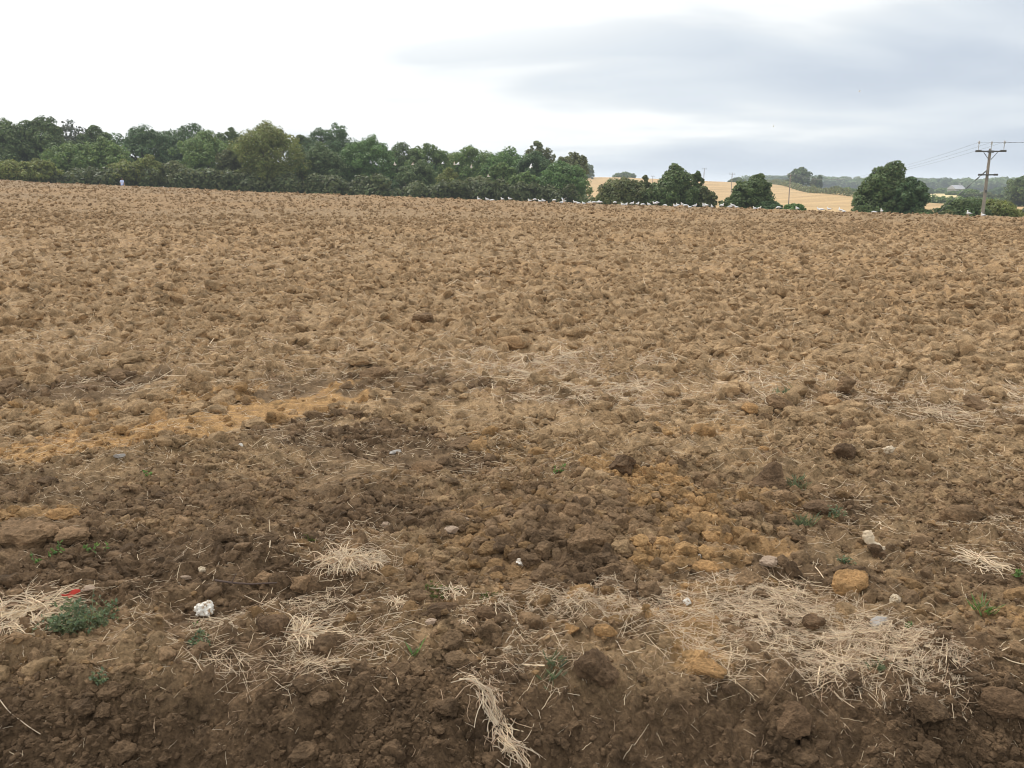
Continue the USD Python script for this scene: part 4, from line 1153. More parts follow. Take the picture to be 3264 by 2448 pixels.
rng = np.random.default_rng(21)
cx, cy, cs = [], [], []
for n, ylo, yhi, rlo, rhi in ((42000, 2.25, 6.5, 0.006, 0.028), (22000, 2.3, 14.0, 0.018, 0.062), (14000, 6.0, 18.0, 0.030, 0.130), (40000, 8.0, 42.0, 0.036, 0.165), (9000, 14.0, 60.0, 0.050, 0.150), (46000, 34.0, 114.0, 0.060, 0.165), (1100, 2.7, 9.5, 0.040, 0.090), (24000, 2.25, 3.05, 0.004, 0.020)):
    y = np.sqrt(rng.random(n) * (yhi ** 2 - ylo ** 2) + ylo ** 2)
    x = y * rng.uniform(-0.72, 0.72, n)
    s = rlo + (rhi - rlo) * rng.random(n) ** 2.6
    keep = np.hypot(x, y) < 0.99 * end_r(np.arctan2(x, y)) / 1.28
    keep &= rng.random(n) < np.clip(0.45 + 2.6 * (n2(x, y, 0.55, 51, 3) - 0.42), 0.12, 1.0)
    keep &= rng.random(n) < 1 - 0.75 * blob_mask(x, y, *OCHRE[0][:2], 0.6, 0.5, 40)      # the sandy streak is trodden smooth
    cx.append(x[keep]); cy.append(y[keep]); cs.append(s[keep])
# the crumbly heap is thick with clods
m0 = g(1850, 1690)
n = 1700
x, y = m0[0] + rng.normal(0, 0.42, n), m0[1] + rng.normal(0, 0.30, n)
cx.append(x); cy.append(y); cs.append(0.016 + 0.055 * rng.random(n) ** 2.0)
cx, cy, cs = np.concatenate(cx), np.concatenate(cy), np.concatenate(cs)
cz = surf(cx, cy)
col = soil_colour(cx, cy)
ct = tone_of(col, rng)
shp = rng.integers(0, NSH, len(cx))
q = quats(len(cx), rng, 0.35)
show = cs / np.hypot(cx, cy) * (np.abs(cx / cy) < 0.61)
order = np.argsort(-show)
BIG = order[:225]
rest = np.setdiff1d(np.arange(len(cx)), BIG)
pi = UsdGeom.PointInstancer.Define(stage, "/World/loose_soil")
tag(pi, "countless small clods and crumbs of soil strewn over the field", "soil", None, "stuff")
targets = []
for ti, tn in enumerate(TONES):
    for si in range(NSH):
        path = numbered("/World/loose_soil/crumb")
        usdkit.mesh(stage, path, CLOD_SHAPES[si], looks(f"clod_tone_{ti}"), smooth=32)
        targets.append(Sdf.Path(path))
pi.CreatePrototypesRel().SetTargets(targets)
pi.CreateProtoIndicesAttr(Vt.IntArray.FromNumpy((ct * NSH + shp)[rest].astype(np.int32)))
pi.CreatePositionsAttr(Vt.Vec3fArray.FromNumpy(np.stack([cx, cy, cz + 0.05 * cs], 1)[rest].astype(np.float32)))
pi.CreateScalesAttr(Vt.Vec3fArray.FromNumpy(np.repeat(cs[rest][:, None], 3, 1).astype(np.float32)))
pi.CreateOrientationsAttr(Vt.QuathArray([Gf.Quath(*map(float, t)) for t in q[rest]]))


# the lumps one can point to: photo x, y of the centre, half width in photo pixels, tone, flatness, label
def lump(name, px, py, hw, tone, flat, label, cat, seed, planes=8, rough=0.16, sink=0.35, yaw=0.0, wide=1.0, tilt=0.0, cut=(0.62, 0.95)):
    q0 = onsurf(px, py + hw * flat * 0.55)
    d = np.linalg.norm(q0 - EYE)
    s = hw * d / FPX
    v, f = clod_mesh(seed, 4, flat, planes, rough, cut)
    x = thing(name, label, cat, (q0[0], q0[1], q0[2] + s * flat * sink), yaw, None, scale=(s, s / wide, s), rx=tilt)
    part("lump" if cat == "clod" else "stone_body", (v, f), tone, x, smooth=30)
    return x


LUMPS = [
    (2450, 1520, 72, "clod_dark", 0.72, "large dark clod standing alone right of the ochre patch", 601),
    (1905, 2125, 66, "clod_dark", 0.95, "large dark upright clod at the front edge of the straw mat", 602),
    (1985, 1468, 50, "clod_dark", 0.70, "dark clod on top of the ochre heap", 603),
    (2685, 1238, 42, "clod_brown", 0.85, "rounded brown clod at the edge of the ploughed ground, upper right", 604),
    (1870, 1715, 62, "clod_brown", 0.85, "angular brown clod with a shadowed right face in the clod heap", 605),
    (1820, 1632, 44, "clod_brown", 0.75, "brown clod just above the angular clod in the heap", 606),
    (80, 1695, 95, "clod_brown", 0.42, "broad smooth brown block at the photo's left edge", 607),
    (235, 1712, 48, "clod_brown", 0.55, "brown clod right of the broad smooth block at the left edge", 608),
    (200, 1640, 46, "clod_ochre", 0.40, "ochre slab above the broad smooth block at the left edge", 609),
    (840, 1840, 42, "clod_brown", 0.85, "brown block clod beside the dark hollow, above the dark twig", 610),
    (965, 1860, 36, "clod_brown", 0.8, "upright brown clod left of the straw tuft", 611),
    (875, 2000, 68, "clod_dark", 0.6, "dark hummock of soil below the dark twig", 612),
    (2490, 1285, 55, "clod_brown", 0.6, "grassy grey clod left of the rounded brown clod, upper right", 613),
    (2640, 1275, 40, "clod_tan", 0.5, "tan clod just left below the rounded brown clod, upper right", 614),
    (2235, 1375, 48, "clod_ochre", 0.55, "orange clod above the dark clod of the right half", 615),
    (2385, 1305, 34, "clod_ochre", 0.6, "small orange clod left of the grassy grey clod", 616),
    (2710, 1855, 53, "clod_ochre", 1.0, "large upright orange lump of clay right of the straw mat", 617),
    (2255, 1803, 50, "clod_ochre", 0.32, "flat ochre slab above the straw mat", 618),
    (1822, 2008, 30, "clod_ochre", 0.75, "small ochre lump in the straw mat, left one of two", 619),
    (1930, 2008, 40, "clod_ochre", 0.45, "flat ochre lump in the straw mat, right one of two", 620),
    (2255, 2128, 62, "clod_ochre", 0.40, "long ochre slab lying at the front of the straw mat", 621),
    (2260, 1715, 36, "clod_ochre", 0.7, "ochre rounded clod at the right of the clod heap", 622),
    (2150, 1720, 34, "clod_ochre", 0.35, "thin ochre slab in the middle of the clod heap's right side", 623),
    (2610, 1615, 46, "clod_dark", 0.7, "dark clod beside the green grass below the large lone clod", 624),
    (2690, 1440, 40, "clod_dark", 0.6, "dark clod left of the small white flint, right half", 625),
    (2790, 1760, 36, "clod_dark", 0.6, "dark clod beneath the pale bone-shaped flint", 626),
    (2590, 1985, 36, "clod_dark", 0.5, "dark mossy clod in the right part of the straw mat", 627),
    (2700, 1362, 30, "clod_brown", 0.8, "small brown clod below the rounded brown clod, upper right", 628),
    (1200, 1190, 52, "clod_brown", 0.5, "wide brown clod at the ploughed edge, upper middle", 629),
    (1345, 1010, 40, "clod_brown", 0.6, "brown clod standing out in the middle of the ploughed field", 630),
    (930, 1020, 34, "clod_brown", 0.6, "dark brown clod left of the field's middle", 631),
    (1635, 1095, 60, "clod_tan", 0.5, "pale tan block in the ploughed field near the photo's middle", 632),
    (390, 1195, 50, "clod_brown", 0.45, "dark brown clod at the left of the ploughed edge", 633),
    (3110, 1290, 48, "clod_brown", 0.6, "brown clod by the straw at the right edge of the ploughed ground", 634),
    (3060, 1640, 60, "clod_brown", 0.5, "brown broad clod near the right edge", 635),
    (1360, 1490, 52, "clod_brown", 0.5, "brown round-backed clod in the middle of the trampled strip", 636),
    (760, 2130, 0, "", 0, "", 0),
    (1400, 1955, 70, "clod_dark", 0.4, "flat dark turf lump with mossy top left of the straw mat", 638),
    (1560, 1960, 60, "clod_dark", 0.45, "dark turf lump with mossy top right beside the flat one", 639),
    (2520, 2290, 60, "clod_dark", 0.7, "dark overhanging lump on the bank below the straw mat", 640),
    (3200, 2240, 70, "clod_dark", 0.5, "dark lump at the bank's right end", 641),
]
for px, py, hw, tone, fl, lab, sd in LUMPS:
    if hw:
        lump("large_clod", px, py, hw, tone, fl, lab, "clod", sd, planes=6 + sd % 5, rough=0.11 if tone == "clod_ochre" else 0.15, cut=(0.42, 0.86) if sd == 617 or fl > 0.5 else (0.6, 0.95), yaw=sd * 47 % 360 if fl > 0.5 else (sd * 31 % 50) - 25, wide=1.0 if fl > 0.5 else 1.5, tilt=0 if fl > 0.5 else 14)
STONES = [
    (650, 1945, 31, "flint_white", 0.85, "white knobbly flint lying in dark soil, left half", 701, 0.25),
    (1660, 1795, 20, "flint_white", 0.7, "white flint in the left of the clod heap", 702, 0.2),
    (2830, 1437, 24, "flint_cream", 0.45, "small cream flint in the dark strip at right", 703, 0.25),
    (2852, 1912, 18, "flint_cream", 0.8, "cream pebble above the grey glassy flint", 704, 0.2),
    (2805, 1980, 34, "stone_grey", 0.30, "grey glassy flint flake at the right of the straw mat", 705, 0.1),
    (768, 1418, 8, "flint_white", 0.9, "tiny bright white pebble by the ochre streak", 706, 0.1),
    (382, 1453, 18, "stone_grey", 0.4, "small grey flat stone below the ochre streak", 707, 0.1),
    (1258, 1440, 22, "stone_grey", 0.45, "grey flat stone in the middle of the trampled strip", 708, 0.1),
    (1475, 1660, 22, "stone_pale", 0.75, "pale brown stone left of the clod heap", 709, 0.15),
    (1440, 1690, 26, "stone_pale", 0.6, "pinkish flat stone just below the pale brown stone", 710, 0.15),
    (2190, 1915, 13, "flint_white", 0.9, "small bluish white flint at the top of the straw mat", 711, 0.15),
    (2228, 1775, 8, "flint_white", 0.8, "tiny white pebble on the ochre slab's left end", 712, 0.1),
    (643, 1815, 13, "flint_cream", 0.8, "small cream pebble left of the pale bent stalk", 713, 0.15),
    (1622, 2075, 20, "flint_cream", 0.5, "cream pebble left of the straw mat by the pale stalks", 714, 0.15),
    (590, 1845, 16, "stone_pale", 0.5, "pinkish pebble above the white knobbly flint", 715, 0.15),
    (278, 1875, 20, "stone_pale", 0.3, "flat pinkish stone above the red scrap", 716, 0.1),
    (1375, 1985, 18, "stone_pale", 0.7, "pale brown pebble in front of the mossy turf", 717, 0.15),
    (2385, 1480, 24, "clod_ochre", 0.35, "thin ochre flake left of the large lone clod", 718, 0.1),
    (2430, 1430, 22, "clod_ochre", 0.4, "ochre flat stone above the large lone clod", 719, 0.1),
    (2450, 1785, 26, "stone_pale", 0.6, "brown rounded stone right of the ochre slab", 720, 0.15),
    (1230, 1675, 16, "stone_pale", 0.6, "pale pebble in the dark soil right of the straw tuft", 721, 0.15),
]
for px, py, hw, tone, fl, lab, sd, ro in STONES:
    lump("stone", px, py, hw, tone, fl, lab, "stone", sd, planes=7, rough=max(ro, 0.16), sink=0.30, yaw=(sd * 53 % 360) if fl > 0.5 else 20, cut=(0.72, 1.0) if sd == 701 else (0.5, 0.95), wide=1.0 if fl > 0.5 else 1.7, tilt=0 if fl > 0.5 else 10)
# the bone-shaped flint: a knob and a shank
q0 = onsurf(2770, 1745)
sc = 0.8 * np.linalg.norm(q0 - EYE) / FPX
bn = thing("bone_flint", "pale bone-shaped flint with a knob and a shank, right half", "stone", (q0[0], q0[1], q0[2]), 0)
v, f = chain_mesh([(((-0.004, 0.02, 24 * sc + 0.02), 21 * sc), ((0.0, 0.0, 10 * sc + 0.02), 16 * sc)), (((0.0, 0, 6 * sc + 0.02), 11 * sc), ((26 * sc, -0.05, 0.012), 10 * sc)), (((26 * sc, -0.05, 0.012), 10 * sc), ((42 * sc, -0.055, 0.008), 8 * sc))], 0.008, 5)
nz = np.stack([meshkit.fbm(v * 55 + 9.0 * q, 3, 4 + q) - 0.5 for q in range(3)], 1)
v = v + 0.030 * nz
part("stone_body", (v, f), "flint_cream", bn, smooth=True)
# red scrap: a creased folded piece of wrapper
q0 = onsurf(228, 1920)
k = np.linspace(-1, 1, 9)
v1 = np.stack([0.040 * k, 0.008 * np.sin(3 * k), 0.035 + 0.012 * k + 0.004 * np.sin(5 * k)], 1)
v2 = v1 + np.stack([0.006 + 0 * k, -0.004 + 0 * k, -0.020 * (1 - 0.8 * k ** 2) - 0.003], 1)
vv = np.vstack([v1, v2, v1 + [0, 0.002, 0.0], v2 + [0, 0.002, 0.0]])
n = 9
ff = []
for i in range(n - 1):
    for a, b in ((0, n), (2 * n, 3 * n), (0, 2 * n), (n, 3 * n)):
        ff += [[a + i, a + i + 1, b + i + 1], [a + i, b + i + 1, b + i]]
x = thing("red_scrap", "bright red scrap of litter over the green weeds at lower left", "litter", q0, 10)
part("wrapper", (vv, np.array(ff)), "scrap_red", x)



MARKS = [(a, b, t) for a, b, t in ((650, 1945, "white knobbly flint"), (1660, 1795, "the heap's white flint"), (2770, 1745, "bone-shaped flint"), (2830, 1437, "small cream flint"), (2805, 1980, "grey glassy flake"), (228, 1920, "red scrap"), (250, 2020, "bushy green weed clump"), (2450, 1520, "large lone dark clod"), (1905, 2125, "large upright dark clod"), (1985, 1468, "dark clod on the ochre heap"), (2685, 1238, "rounded brown clod"), (1870, 1715, "angular brown clod"),
    (80, 1695, "broad smooth block"), (840, 1840, "brown block clod by the hollow"), (875, 2000, "dark hummock below the twig"), (785, 1880, "dark twig"), (2235, 1375, "orange clod"), (2710, 1855, "large orange lump"), (2255, 1803, "flat ochre slab"), (1822, 2008, "small ochre lump"), (2255, 2128, "long ochre slab"), (1100, 1790, "pale straw tuft"), (975, 2030, "sprawling straw tuft"), (1275, 1935, "small neat straw tuft"), (1490, 2010, "short stubble tuft"), (1570, 2280, "trailing straw strand"),
    (85, 1985, "flattened straw tussock"), (382, 1453, "small grey flat stone"), (1258, 1440, "grey flat stone"), (1475, 1660, "pale brown stone"), (1400, 1955, "mossy turf lump"), (2520, 2290, "overhanging bank lump"), (3200, 2240, "bank's right end"), (1360, 1490, "brown round-backed clod"), (768, 1418, "tiny white pebble"), (60, 2290, "long grey stem at the corner"), (1200, 2210, "straw hanging over the bank"), (2030, 2380, "thin straw slanting up the bank"), (2610, 2160, "thick upright straw"), (3100, 1290, "brown clod at the plough edge"), (1635, 1095, "pale tan block"), (390, 1195, "dark clod at the left plough edge"), (930, 1020, "lone brown clod left of centre"), (1345, 1010, "lone brown clod in mid-field"), (3060, 1640, "broad brown clod near the right edge"), (3120, 1790, "loose straw tuft at the right"))]


def where_is(i):
    """A label for a loose clod from its tone, its size and the landmark next to it."""
    v = np.array([cx[i], cy[i], cz[i]]) - EYE
    zc_ = v[1] * math.cos(PITCH) - v[2] * math.sin(PITCH)
    px = PW / 2 + FPX * v[0] / zc_
    py = PH / 2 - FPX * (v[1] * math.sin(PITCH) + v[2] * math.cos(PITCH)) / zc_
    a, b, t = min(MARKS, key=lambda m: math.hypot(m[0] - px, (m[1] - py) * 1.6))
    dx, dy = px - a, (py - b) * 1.6
    d = math.hypot(dx, dy)
    rel = ("right of" if dx > 0 else "left of") if abs(dx) > abs(dy) else ("in front of" if dy > 0 else "behind")
    far = "close" if d < 110 else "nearly" if d < 160 else "some way" if d < 260 else "well"
    size = "larger" if cs[i] > 0.062 else "smaller" if cs[i] < 0.045 else "fist-sized"
    return f"{size} {TONE_WORD[ct[i]]} clod {far} {rel} {t}", "loose clods near landmarks of the strip"


labels = {i: where_is(i) for i in BIG}
same = {}
for i in BIG:
    same.setdefault(labels[i][0], []).append(i)
for lab, ii in same.items():
    if 1 < len(ii) < 16:
        ii.sort(key=lambda i: cx[i] / cy[i])
        words = ["leftmost"] + [f"{ORD[k]}-from-left" for k in range(1, len(ii) - 1)] + ["rightmost"]
        for w_, i in zip(words, ii):
            labels[i] = (f"{w_} {lab}", labels[i][1])
first = {}
for i in BIG:
    lab, grp = labels[i]
    key = (int(ct[i]), int(shp[i]))
    yaw = float(rng.uniform(0, 360))
    loc = (cx[i], cy[i], cz[i] + 0.08 * cs[i])
    if key not in first:
        x = thing("soil_clod", lab, "clod", loc, yaw, grp, scale=float(cs[i]))
        part("lump", clod_mesh(500 + key[1], 4, flat=0.55 + 0.07 * (key[1] % 4), planes=8 + key[1] % 5, rough=0.15, cut=(0.38, 0.85)), f"clod_tone_{key[0]}", x, smooth=30)
        first[key] = x
    else:
        dup(first[key], loc, yaw, lab, grp, scale=float(cs[i]))


# ------------------------------------------------------------------ straw
def stalk(seed, thick=0.013, bend=0.2, sides=5, joints=7):
    """A straw of unit length lying along x, bent here and there, with a node."""
    rng = np.random.default_rng(seed)
    k = np.linspace(0, 1, joints)
    y = np.cumsum(rng.normal(0, bend * 0.1, joints)) + bend * rng.uniform(-1, 1) * k ** 2
    z = 0.03 + np.abs(np.cumsum(rng.normal(0, 0.012, joints)))
    r = thick * (1.0 - 0.35 * k) * rng.uniform(0.9, 1.1, joints)
    r[joints // 2] *= 1.3
    return tube(np.stack([k - 0.5, y, z], 1), r, sides)


STALKS = [stalk(800 + k, 0.009 + 0.008 * (k % 3) / 2, 0.1 + 0.12 * (k % 4), 4) for k in range(8)]
rng = np.random.default_rng(31)
sx, sy, sl = [], [], []


def poly_fill(pts, n, llo, lhi, jitter=0.04):
    """Stalks spread over the polygon whose corners are pixels of the photograph."""
    from shapely import Polygon, contains_xy
    P = Polygon([g(*p) for p in pts])
    a, b, c, d = P.bounds
    x, y = rng.uniform(a, c, n * 4), rng.uniform(b, d, n * 4)
    ok = contains_xy(P, x, y)
    dens = n2(x, y, 0.16, 61, 3) + 0.22 * rng.random(len(x))
    ok &= dens > 0.52
    x, y = x[ok][:n], y[ok][:n]
    sx.append(x + rng.normal(0, jitter, len(x))); sy.append(y + rng.normal(0, jitter, len(y))); sl.append(llo + (lhi - llo) * rng.random(len(x)) ** 2)


poly_fill([(1480, 1960), (1700, 1905), (1850, 1880), (2150, 1890), (2350, 1845), (2560, 1850), (2700, 1930), (2860, 2040), (3050, 2120), (3120, 2230), (2850, 2240), (2500, 2200), (2250, 2190), (2080, 2060), (1900, 2020), (1640, 2080), (1480, 2060)], 3600, 0.03, 0.19)
poly_fill([(2350, 1880), (2600, 1880), (2900, 2060), (3080, 2160), (3000, 2230), (2500, 2190), (2380, 2020)], 1900, 0.04, 0.20)
poly_fill([(1480, 1960), (1700, 1905), (1850, 1880), (2150, 1890), (2350, 1845), (2560, 1850), (2700, 1930), (2860, 2040), (3050, 2120), (3120, 2230), (2850, 2240), (2500, 2200), (2250, 2190), (2080, 2060), (1900, 2020), (1640, 2080), (1480, 2060)], 8000, 0.008, 0.040, 0.08)
poly_fill([(1780, 1900), (1990, 1890), (2060, 1960), (1800, 1990)], 900, 0.03, 0.11)
poly_fill([(-60, 1890), (160, 1880), (260, 1960), (240, 2060), (80, 2110), (-60, 2110)], 260, 0.08, 0.26)
poly_fill([(560, 2000), (1100, 1900), (1300, 2050), (1250, 2180), (900, 2200), (600, 2150)], 1300, 0.03, 0.19)
poly_fill([(880, 1720), (1240, 1650), (1320, 1900), (960, 1960)], 520, 0.03, 0.16)
poly_fill([(300, 1880), (560, 1860), (620, 2100), (300, 2120)], 160, 0.03, 0.14)
poly_fill([(1450, 2100), (1800, 2090), (1850, 2180), (1500, 2220)], 220, 0.04, 0.14)
poly_fill([(2930, 1680), (3264, 1640), (3330, 1850), (3000, 1850)], 330, 0.04, 0.16)
poly_fill([(1480, 1180), (2000, 1170), (2700, 1250), (3300, 1260), (3300, 1370), (2700, 1350), (2100, 1330), (1500, 1290)], 4200, 0.06, 0.24)
poly_fill([(1600, 1200), (2100, 1200), (2050, 1330), (1650, 1290)], 1500, 0.06, 0.24)
poly_fill([(200, 1120), (1500, 1120), (1500, 1240), (200, 1260)], 1500, 0.06, 0.24)
poly_fill([(1450, 1420), (1850, 1410), (1800, 1530), (1450, 1530)], 140, 0.05, 0.22)
poly_fill([(2600, 1560), (2850, 1560), (2900, 1720), (2650, 1700)], 90, 0.05, 0.2)
for n, lo, hi, l0, l1 in ((1500, 2.3, 3.2, 0.012, 0.05), (6500, 3.0, 6.8, 0.012, 0.11), (8000, 5.5, 11.0, 0.03, 0.18), (9000, 9.0, 28.0, 0.06, 0.26)):
    y = np.sqrt(rng.random(n) * (hi ** 2 - lo ** 2) + lo ** 2)
    sx.append(y * rng.uniform(-0.68, 0.68, n)); sy.append(y); sl.append(l0 + (l1 - l0) * rng.random(n) ** 2)
sx, sy, sl = map(np.concatenate, (sx, sy, sl))
n = len(sx)
th = rng.random(n) * 2 * np.pi
th = np.where(rng.random(n) < 0.22, rng.normal(0.35, 0.6, n), th)
# each straw rests on the two lumps under its ends
ax, ay = np.cos(th) * sl / 2, np.sin(th) * sl / 2
ga, gb, gm = surf(sx - ax * 0.8, sy - ay * 0.8), surf(sx + ax * 0.8, sy + ay * 0.8), surf(sx, sy)
mid = np.maximum((ga + gb) / 2, gm) + rng.uniform(-0.006, 0.006, n)
pitch = np.clip(np.arctan2(gb - ga, sl * 0.8), -0.6, 0.6) + rng.normal(0, 0.07, n)
Q = []
for a, b in zip(th, -pitch):
    qz = Gf.Quatd(math.cos(a / 2), 0, 0, math.sin(a / 2)); qy = Gf.Quatd(math.cos(b / 2), 0, math.sin(b / 2), 0)
    t = qz * qy
    Q.append(Gf.Quath(t.GetReal(), *[float(w) for w in t.GetImaginary()]))
pi = UsdGeom.PointInstancer.Define(stage, "/World/straw_litter")
tag(pi, "short pale straw strewn thickly over the soil", "straw", None, "stuff")
targets = []
for mn in ("straw_pale", "straw_grey", "straw_brown"):
    for k in range(8):
        path = numbered("/World/straw_litter/straw")
        usdkit.mesh(stage, path, STALKS[k], looks(mn), smooth=70)
        targets.append(Sdf.Path(path))
pi.CreatePrototypesRel().SetTargets(targets)
pi.CreateProtoIndicesAttr(Vt.IntArray.FromNumpy((rng.choice(3, n, p=[0.32, 0.36, 0.32]) * 8 + rng.integers(0, 8, n)).astype(np.int32)))
pi.CreatePositionsAttr(Vt.Vec3fArray.FromNumpy(np.stack([sx, sy, mid], 1).astype(np.float32)))
wide = np.clip(0.10 / sl, 0.6, 2.2) * np.interp(sy, [4.5, 8.0, 20.0], [0.74, 1.5, 2.8])
pi.CreateScalesAttr(Vt.Vec3fArray.FromNumpy(np.stack([sl, sl * wide, sl * wide], 1).astype(np.float32)))
pi.CreateOrientationsAttr(Vt.QuathArray(Q))

# single stalks one can point to: photo pixels along each, thickness in mm, tone, label
ONES = [
    ([(0, 2238), (50, 2290), (130, 2345)], 3.2, "straw_grey", "long grey stem lying on the bank at the lower left corner"),
    ([(723, 1762), (700, 1800), (679, 1858)], 3.0, "straw_grey", "pale bent stalk standing left of the dark hollow"),
    ([(655, 1858), (610, 1905), (558, 1938)], 2.2, "straw_pale", "thin straw above the white knobbly flint"),
    ([(135, 1896), (200, 1875), (262, 1852)], 2.6, "straw_pale", "pale straw pointing up right above the red scrap"),
    ([(240, 1905), (285, 1890), (330, 1877)], 1.6, "straw_grey", "thin straw running up behind the red scrap"),
    ([(780, 1908), (860, 1945), (925, 1965), (962, 2012)], 2.4, "straw_grey", "long bent stem right of the white flint, below the twig"),
    ([(1150, 2160), (1190, 2195), (1247, 2262)], 3.4, "straw_pale", "pale straw hanging over the bank's edge, left half"),
    ([(1405, 2205), (1412, 2240), (1420, 2290)], 2.4, "straw_brown", "short brownish straw upright on the bank, middle"),
    ([(1986, 2427), (2030, 2375), (2067, 2316)], 1.8, "straw_grey", "thin straw slanting up the bank below the ochre slab"),
    ([(1632, 2369), (1668, 2370), (1690, 2340), (1702, 2318)], 2.2, "straw_grey", "hooked straw on the bank near the photo's bottom middle"),
    ([(2606, 2192), (2608, 2160), (2613, 2130)], 6.0, "straw_pale", "thick short pale straw upright in the straw mat's front"),
    ([(2836, 2067), (2910, 2070), (2988, 2065)], 2.8, "straw_pale", "straight pale straw lying level right of the straw mat"),
    ([(3178, 2092), (3220, 2066), (3268, 2040)], 4.0, "straw_pale", "upper pale straw of the pair meeting at the right edge"),
    ([(3172, 2094), (3220, 2112), (3268, 2130)], 4.6, "straw_pale", "lower pale straw of the pair meeting at the right edge"),
    ([(3216, 2172), (3240, 2180), (3268, 2190)], 5.0, "straw_pale", "thick straw at the right edge above the bank"),
    ([(1664, 2127), (1700, 2130), (1736, 2136)], 7.0, "straw_pale", "thick cream straw left of the large upright clod"),
    ([(1962, 2045), (1975, 2066), (1988, 2090)], 3.2, "straw_grey", "straw leaning on the large upright clod's right"),
    ([(1988, 2090), (2020, 2082), (2056, 2070)], 3.0, "straw_pale", "straw lying right of the large upright clod"),
    ([(2598, 1811), (2610, 1828), (2624, 1848)], 5.0, "straw_pale", "thick straw left of the large orange lump"),
    ([(2886, 1938), (2920, 1948), (2955, 1958), (3000, 1975)], 2.8, "straw_pale", "long forked straw right of the cream pebble"),
    ([(2945, 1929), (2964, 1942), (2982, 1957)], 3.4, "straw_grey", "short grey straw above the long forked straw"),
    ([(2803, 1670), (2807, 1688), (2800, 1708)], 7.0, "straw_pale", "short broad straw upright above the bone-shaped flint"),
    ([(2146, 1823), (2170, 1816), (2195, 1806)], 3.2, "straw_pale", "pale straw touching the ochre slab's left end"),
    ([(2198, 1842), (2250, 1822), (2302, 1800)], 2.2, "straw_grey", "thin straw leaning across the ochre slab's front"),
    ([(2575, 1740), (2640, 1737), (2690, 1715), (2705, 1670)], 2.2, "straw_grey", "curved long stem left of the bone-shaped flint"),
    ([(3030, 1730), (3060, 1700), (3098, 1670)], 3.0, "straw_grey", "pale straw slanting up at the right, above the thin litter"),
    ([(860, 1750), (862, 1715), (858, 1660)], 4.2, "straw_pale", "pale straw standing upright left of the straw tuft"),
    ([(1320, 2075), (1300, 2110), (1250, 2150)], 2.4, "straw_grey", "grey stalk leaning left of the mossy turf"),
    ([(1095, 1660), (1115, 1685), (1090, 1705), (1040, 1708)], 4.0, "straw_grey", "crooked pale stalk above the straw tuft"),
    ([(935, 1688), (945, 1725), (962, 1760)], 4.0, "straw_grey", "curved straw left of the mossy lump above the tuft"),
    ([(1650, 1990), (1630, 2030), (1612, 2055)], 5.0, "straw_grey", "whitish stalk at the straw mat's left end"),
    ([(1440, 2170), (1500, 2140), (1545, 2110), (1590, 2060)], 2.6, "straw_pale", "bent long stalk rising left of the large upright clod"),
    ([(1150, 2005), (1180, 1990), (1230, 1970), (1355, 1950)], 2.0, "straw_grey", "thin long stem below the mossy turf lumps"),
    ([(690, 1075), (660, 1110), (640, 1150)], 8.0, "straw_pale", "long straw in the ploughed field's left part"),
    ([(2805, 1080), (2820, 1092), (2845, 1105)], 9.0, "straw_pale", "pale straw flake in the ploughed field at right"),
]
for pts, mm, mat, lab in ONES:
    w = np.array([onsurf(a, b) for a, b in pts])
    # drop outliers where a ray grazes a lump: keep the stalk a gentle curve
    d0 = np.linalg.norm(w - EYE, axis=1)
    dm = np.median(d0)
    for i, (a, b) in enumerate(pts):
        if abs(d0[i] - dm) > 0.12 * dm:
            v = ray(a, b); v /= np.linalg.norm(v)
            w[i] = EYE + v * dm
    w[:, 2] = np.maximum(w[:, 2], surf(w[:, 0], w[:, 1])) + 0.006
    k = np.linspace(0, 1, len(w))
    kk = np.linspace(0, 1, 11)
    c = np.stack([PchipInterpolator(k, w[:, j])(kk) for j in range(3)], 1)
    c[:, 2] = np.maximum(c[:, 2], surf(c[:, 0], c[:, 1]) + 0.003)
    o = c[0].copy()
    x = thing("straw_stalk", lab, "straw", o, 0)
    rr = mm / 2000.0 * np.linspace(1.1, 0.8, 11)
    part("stem", tube(c - o, rr, 6), mat, x, smooth=70)
    node = c[5] - o
    part("stem_node", tube([node - (c[6] - c[4]) * 0.06, node + (c[6] - c[4]) * 0.06], mm / 2000.0 * 1.35, 6), "straw_brown", x, smooth=70)
# the dark twig
w = np.array([onsurf(a, b) for a, b in ((688, 1872), (740, 1880), (800, 1884), (885, 1876))])
w[:, 2] += 0.03
x = thing("dark_twig", "dark brown twig arched over the hollow right of the pale bent stalk", "twig", w[0], 0)
part("stem", tube(w - w[0], [0.005, 0.0045, 0.004, 0.003], 6), "twig_bark", x, smooth=70)
part("side_shoot", tube([w[1] - w[0], w[1] - w[0] + [0.02, 0.01, 0.04]], [0.003, 0.0015], 5), "twig_bark", x, smooth=70)


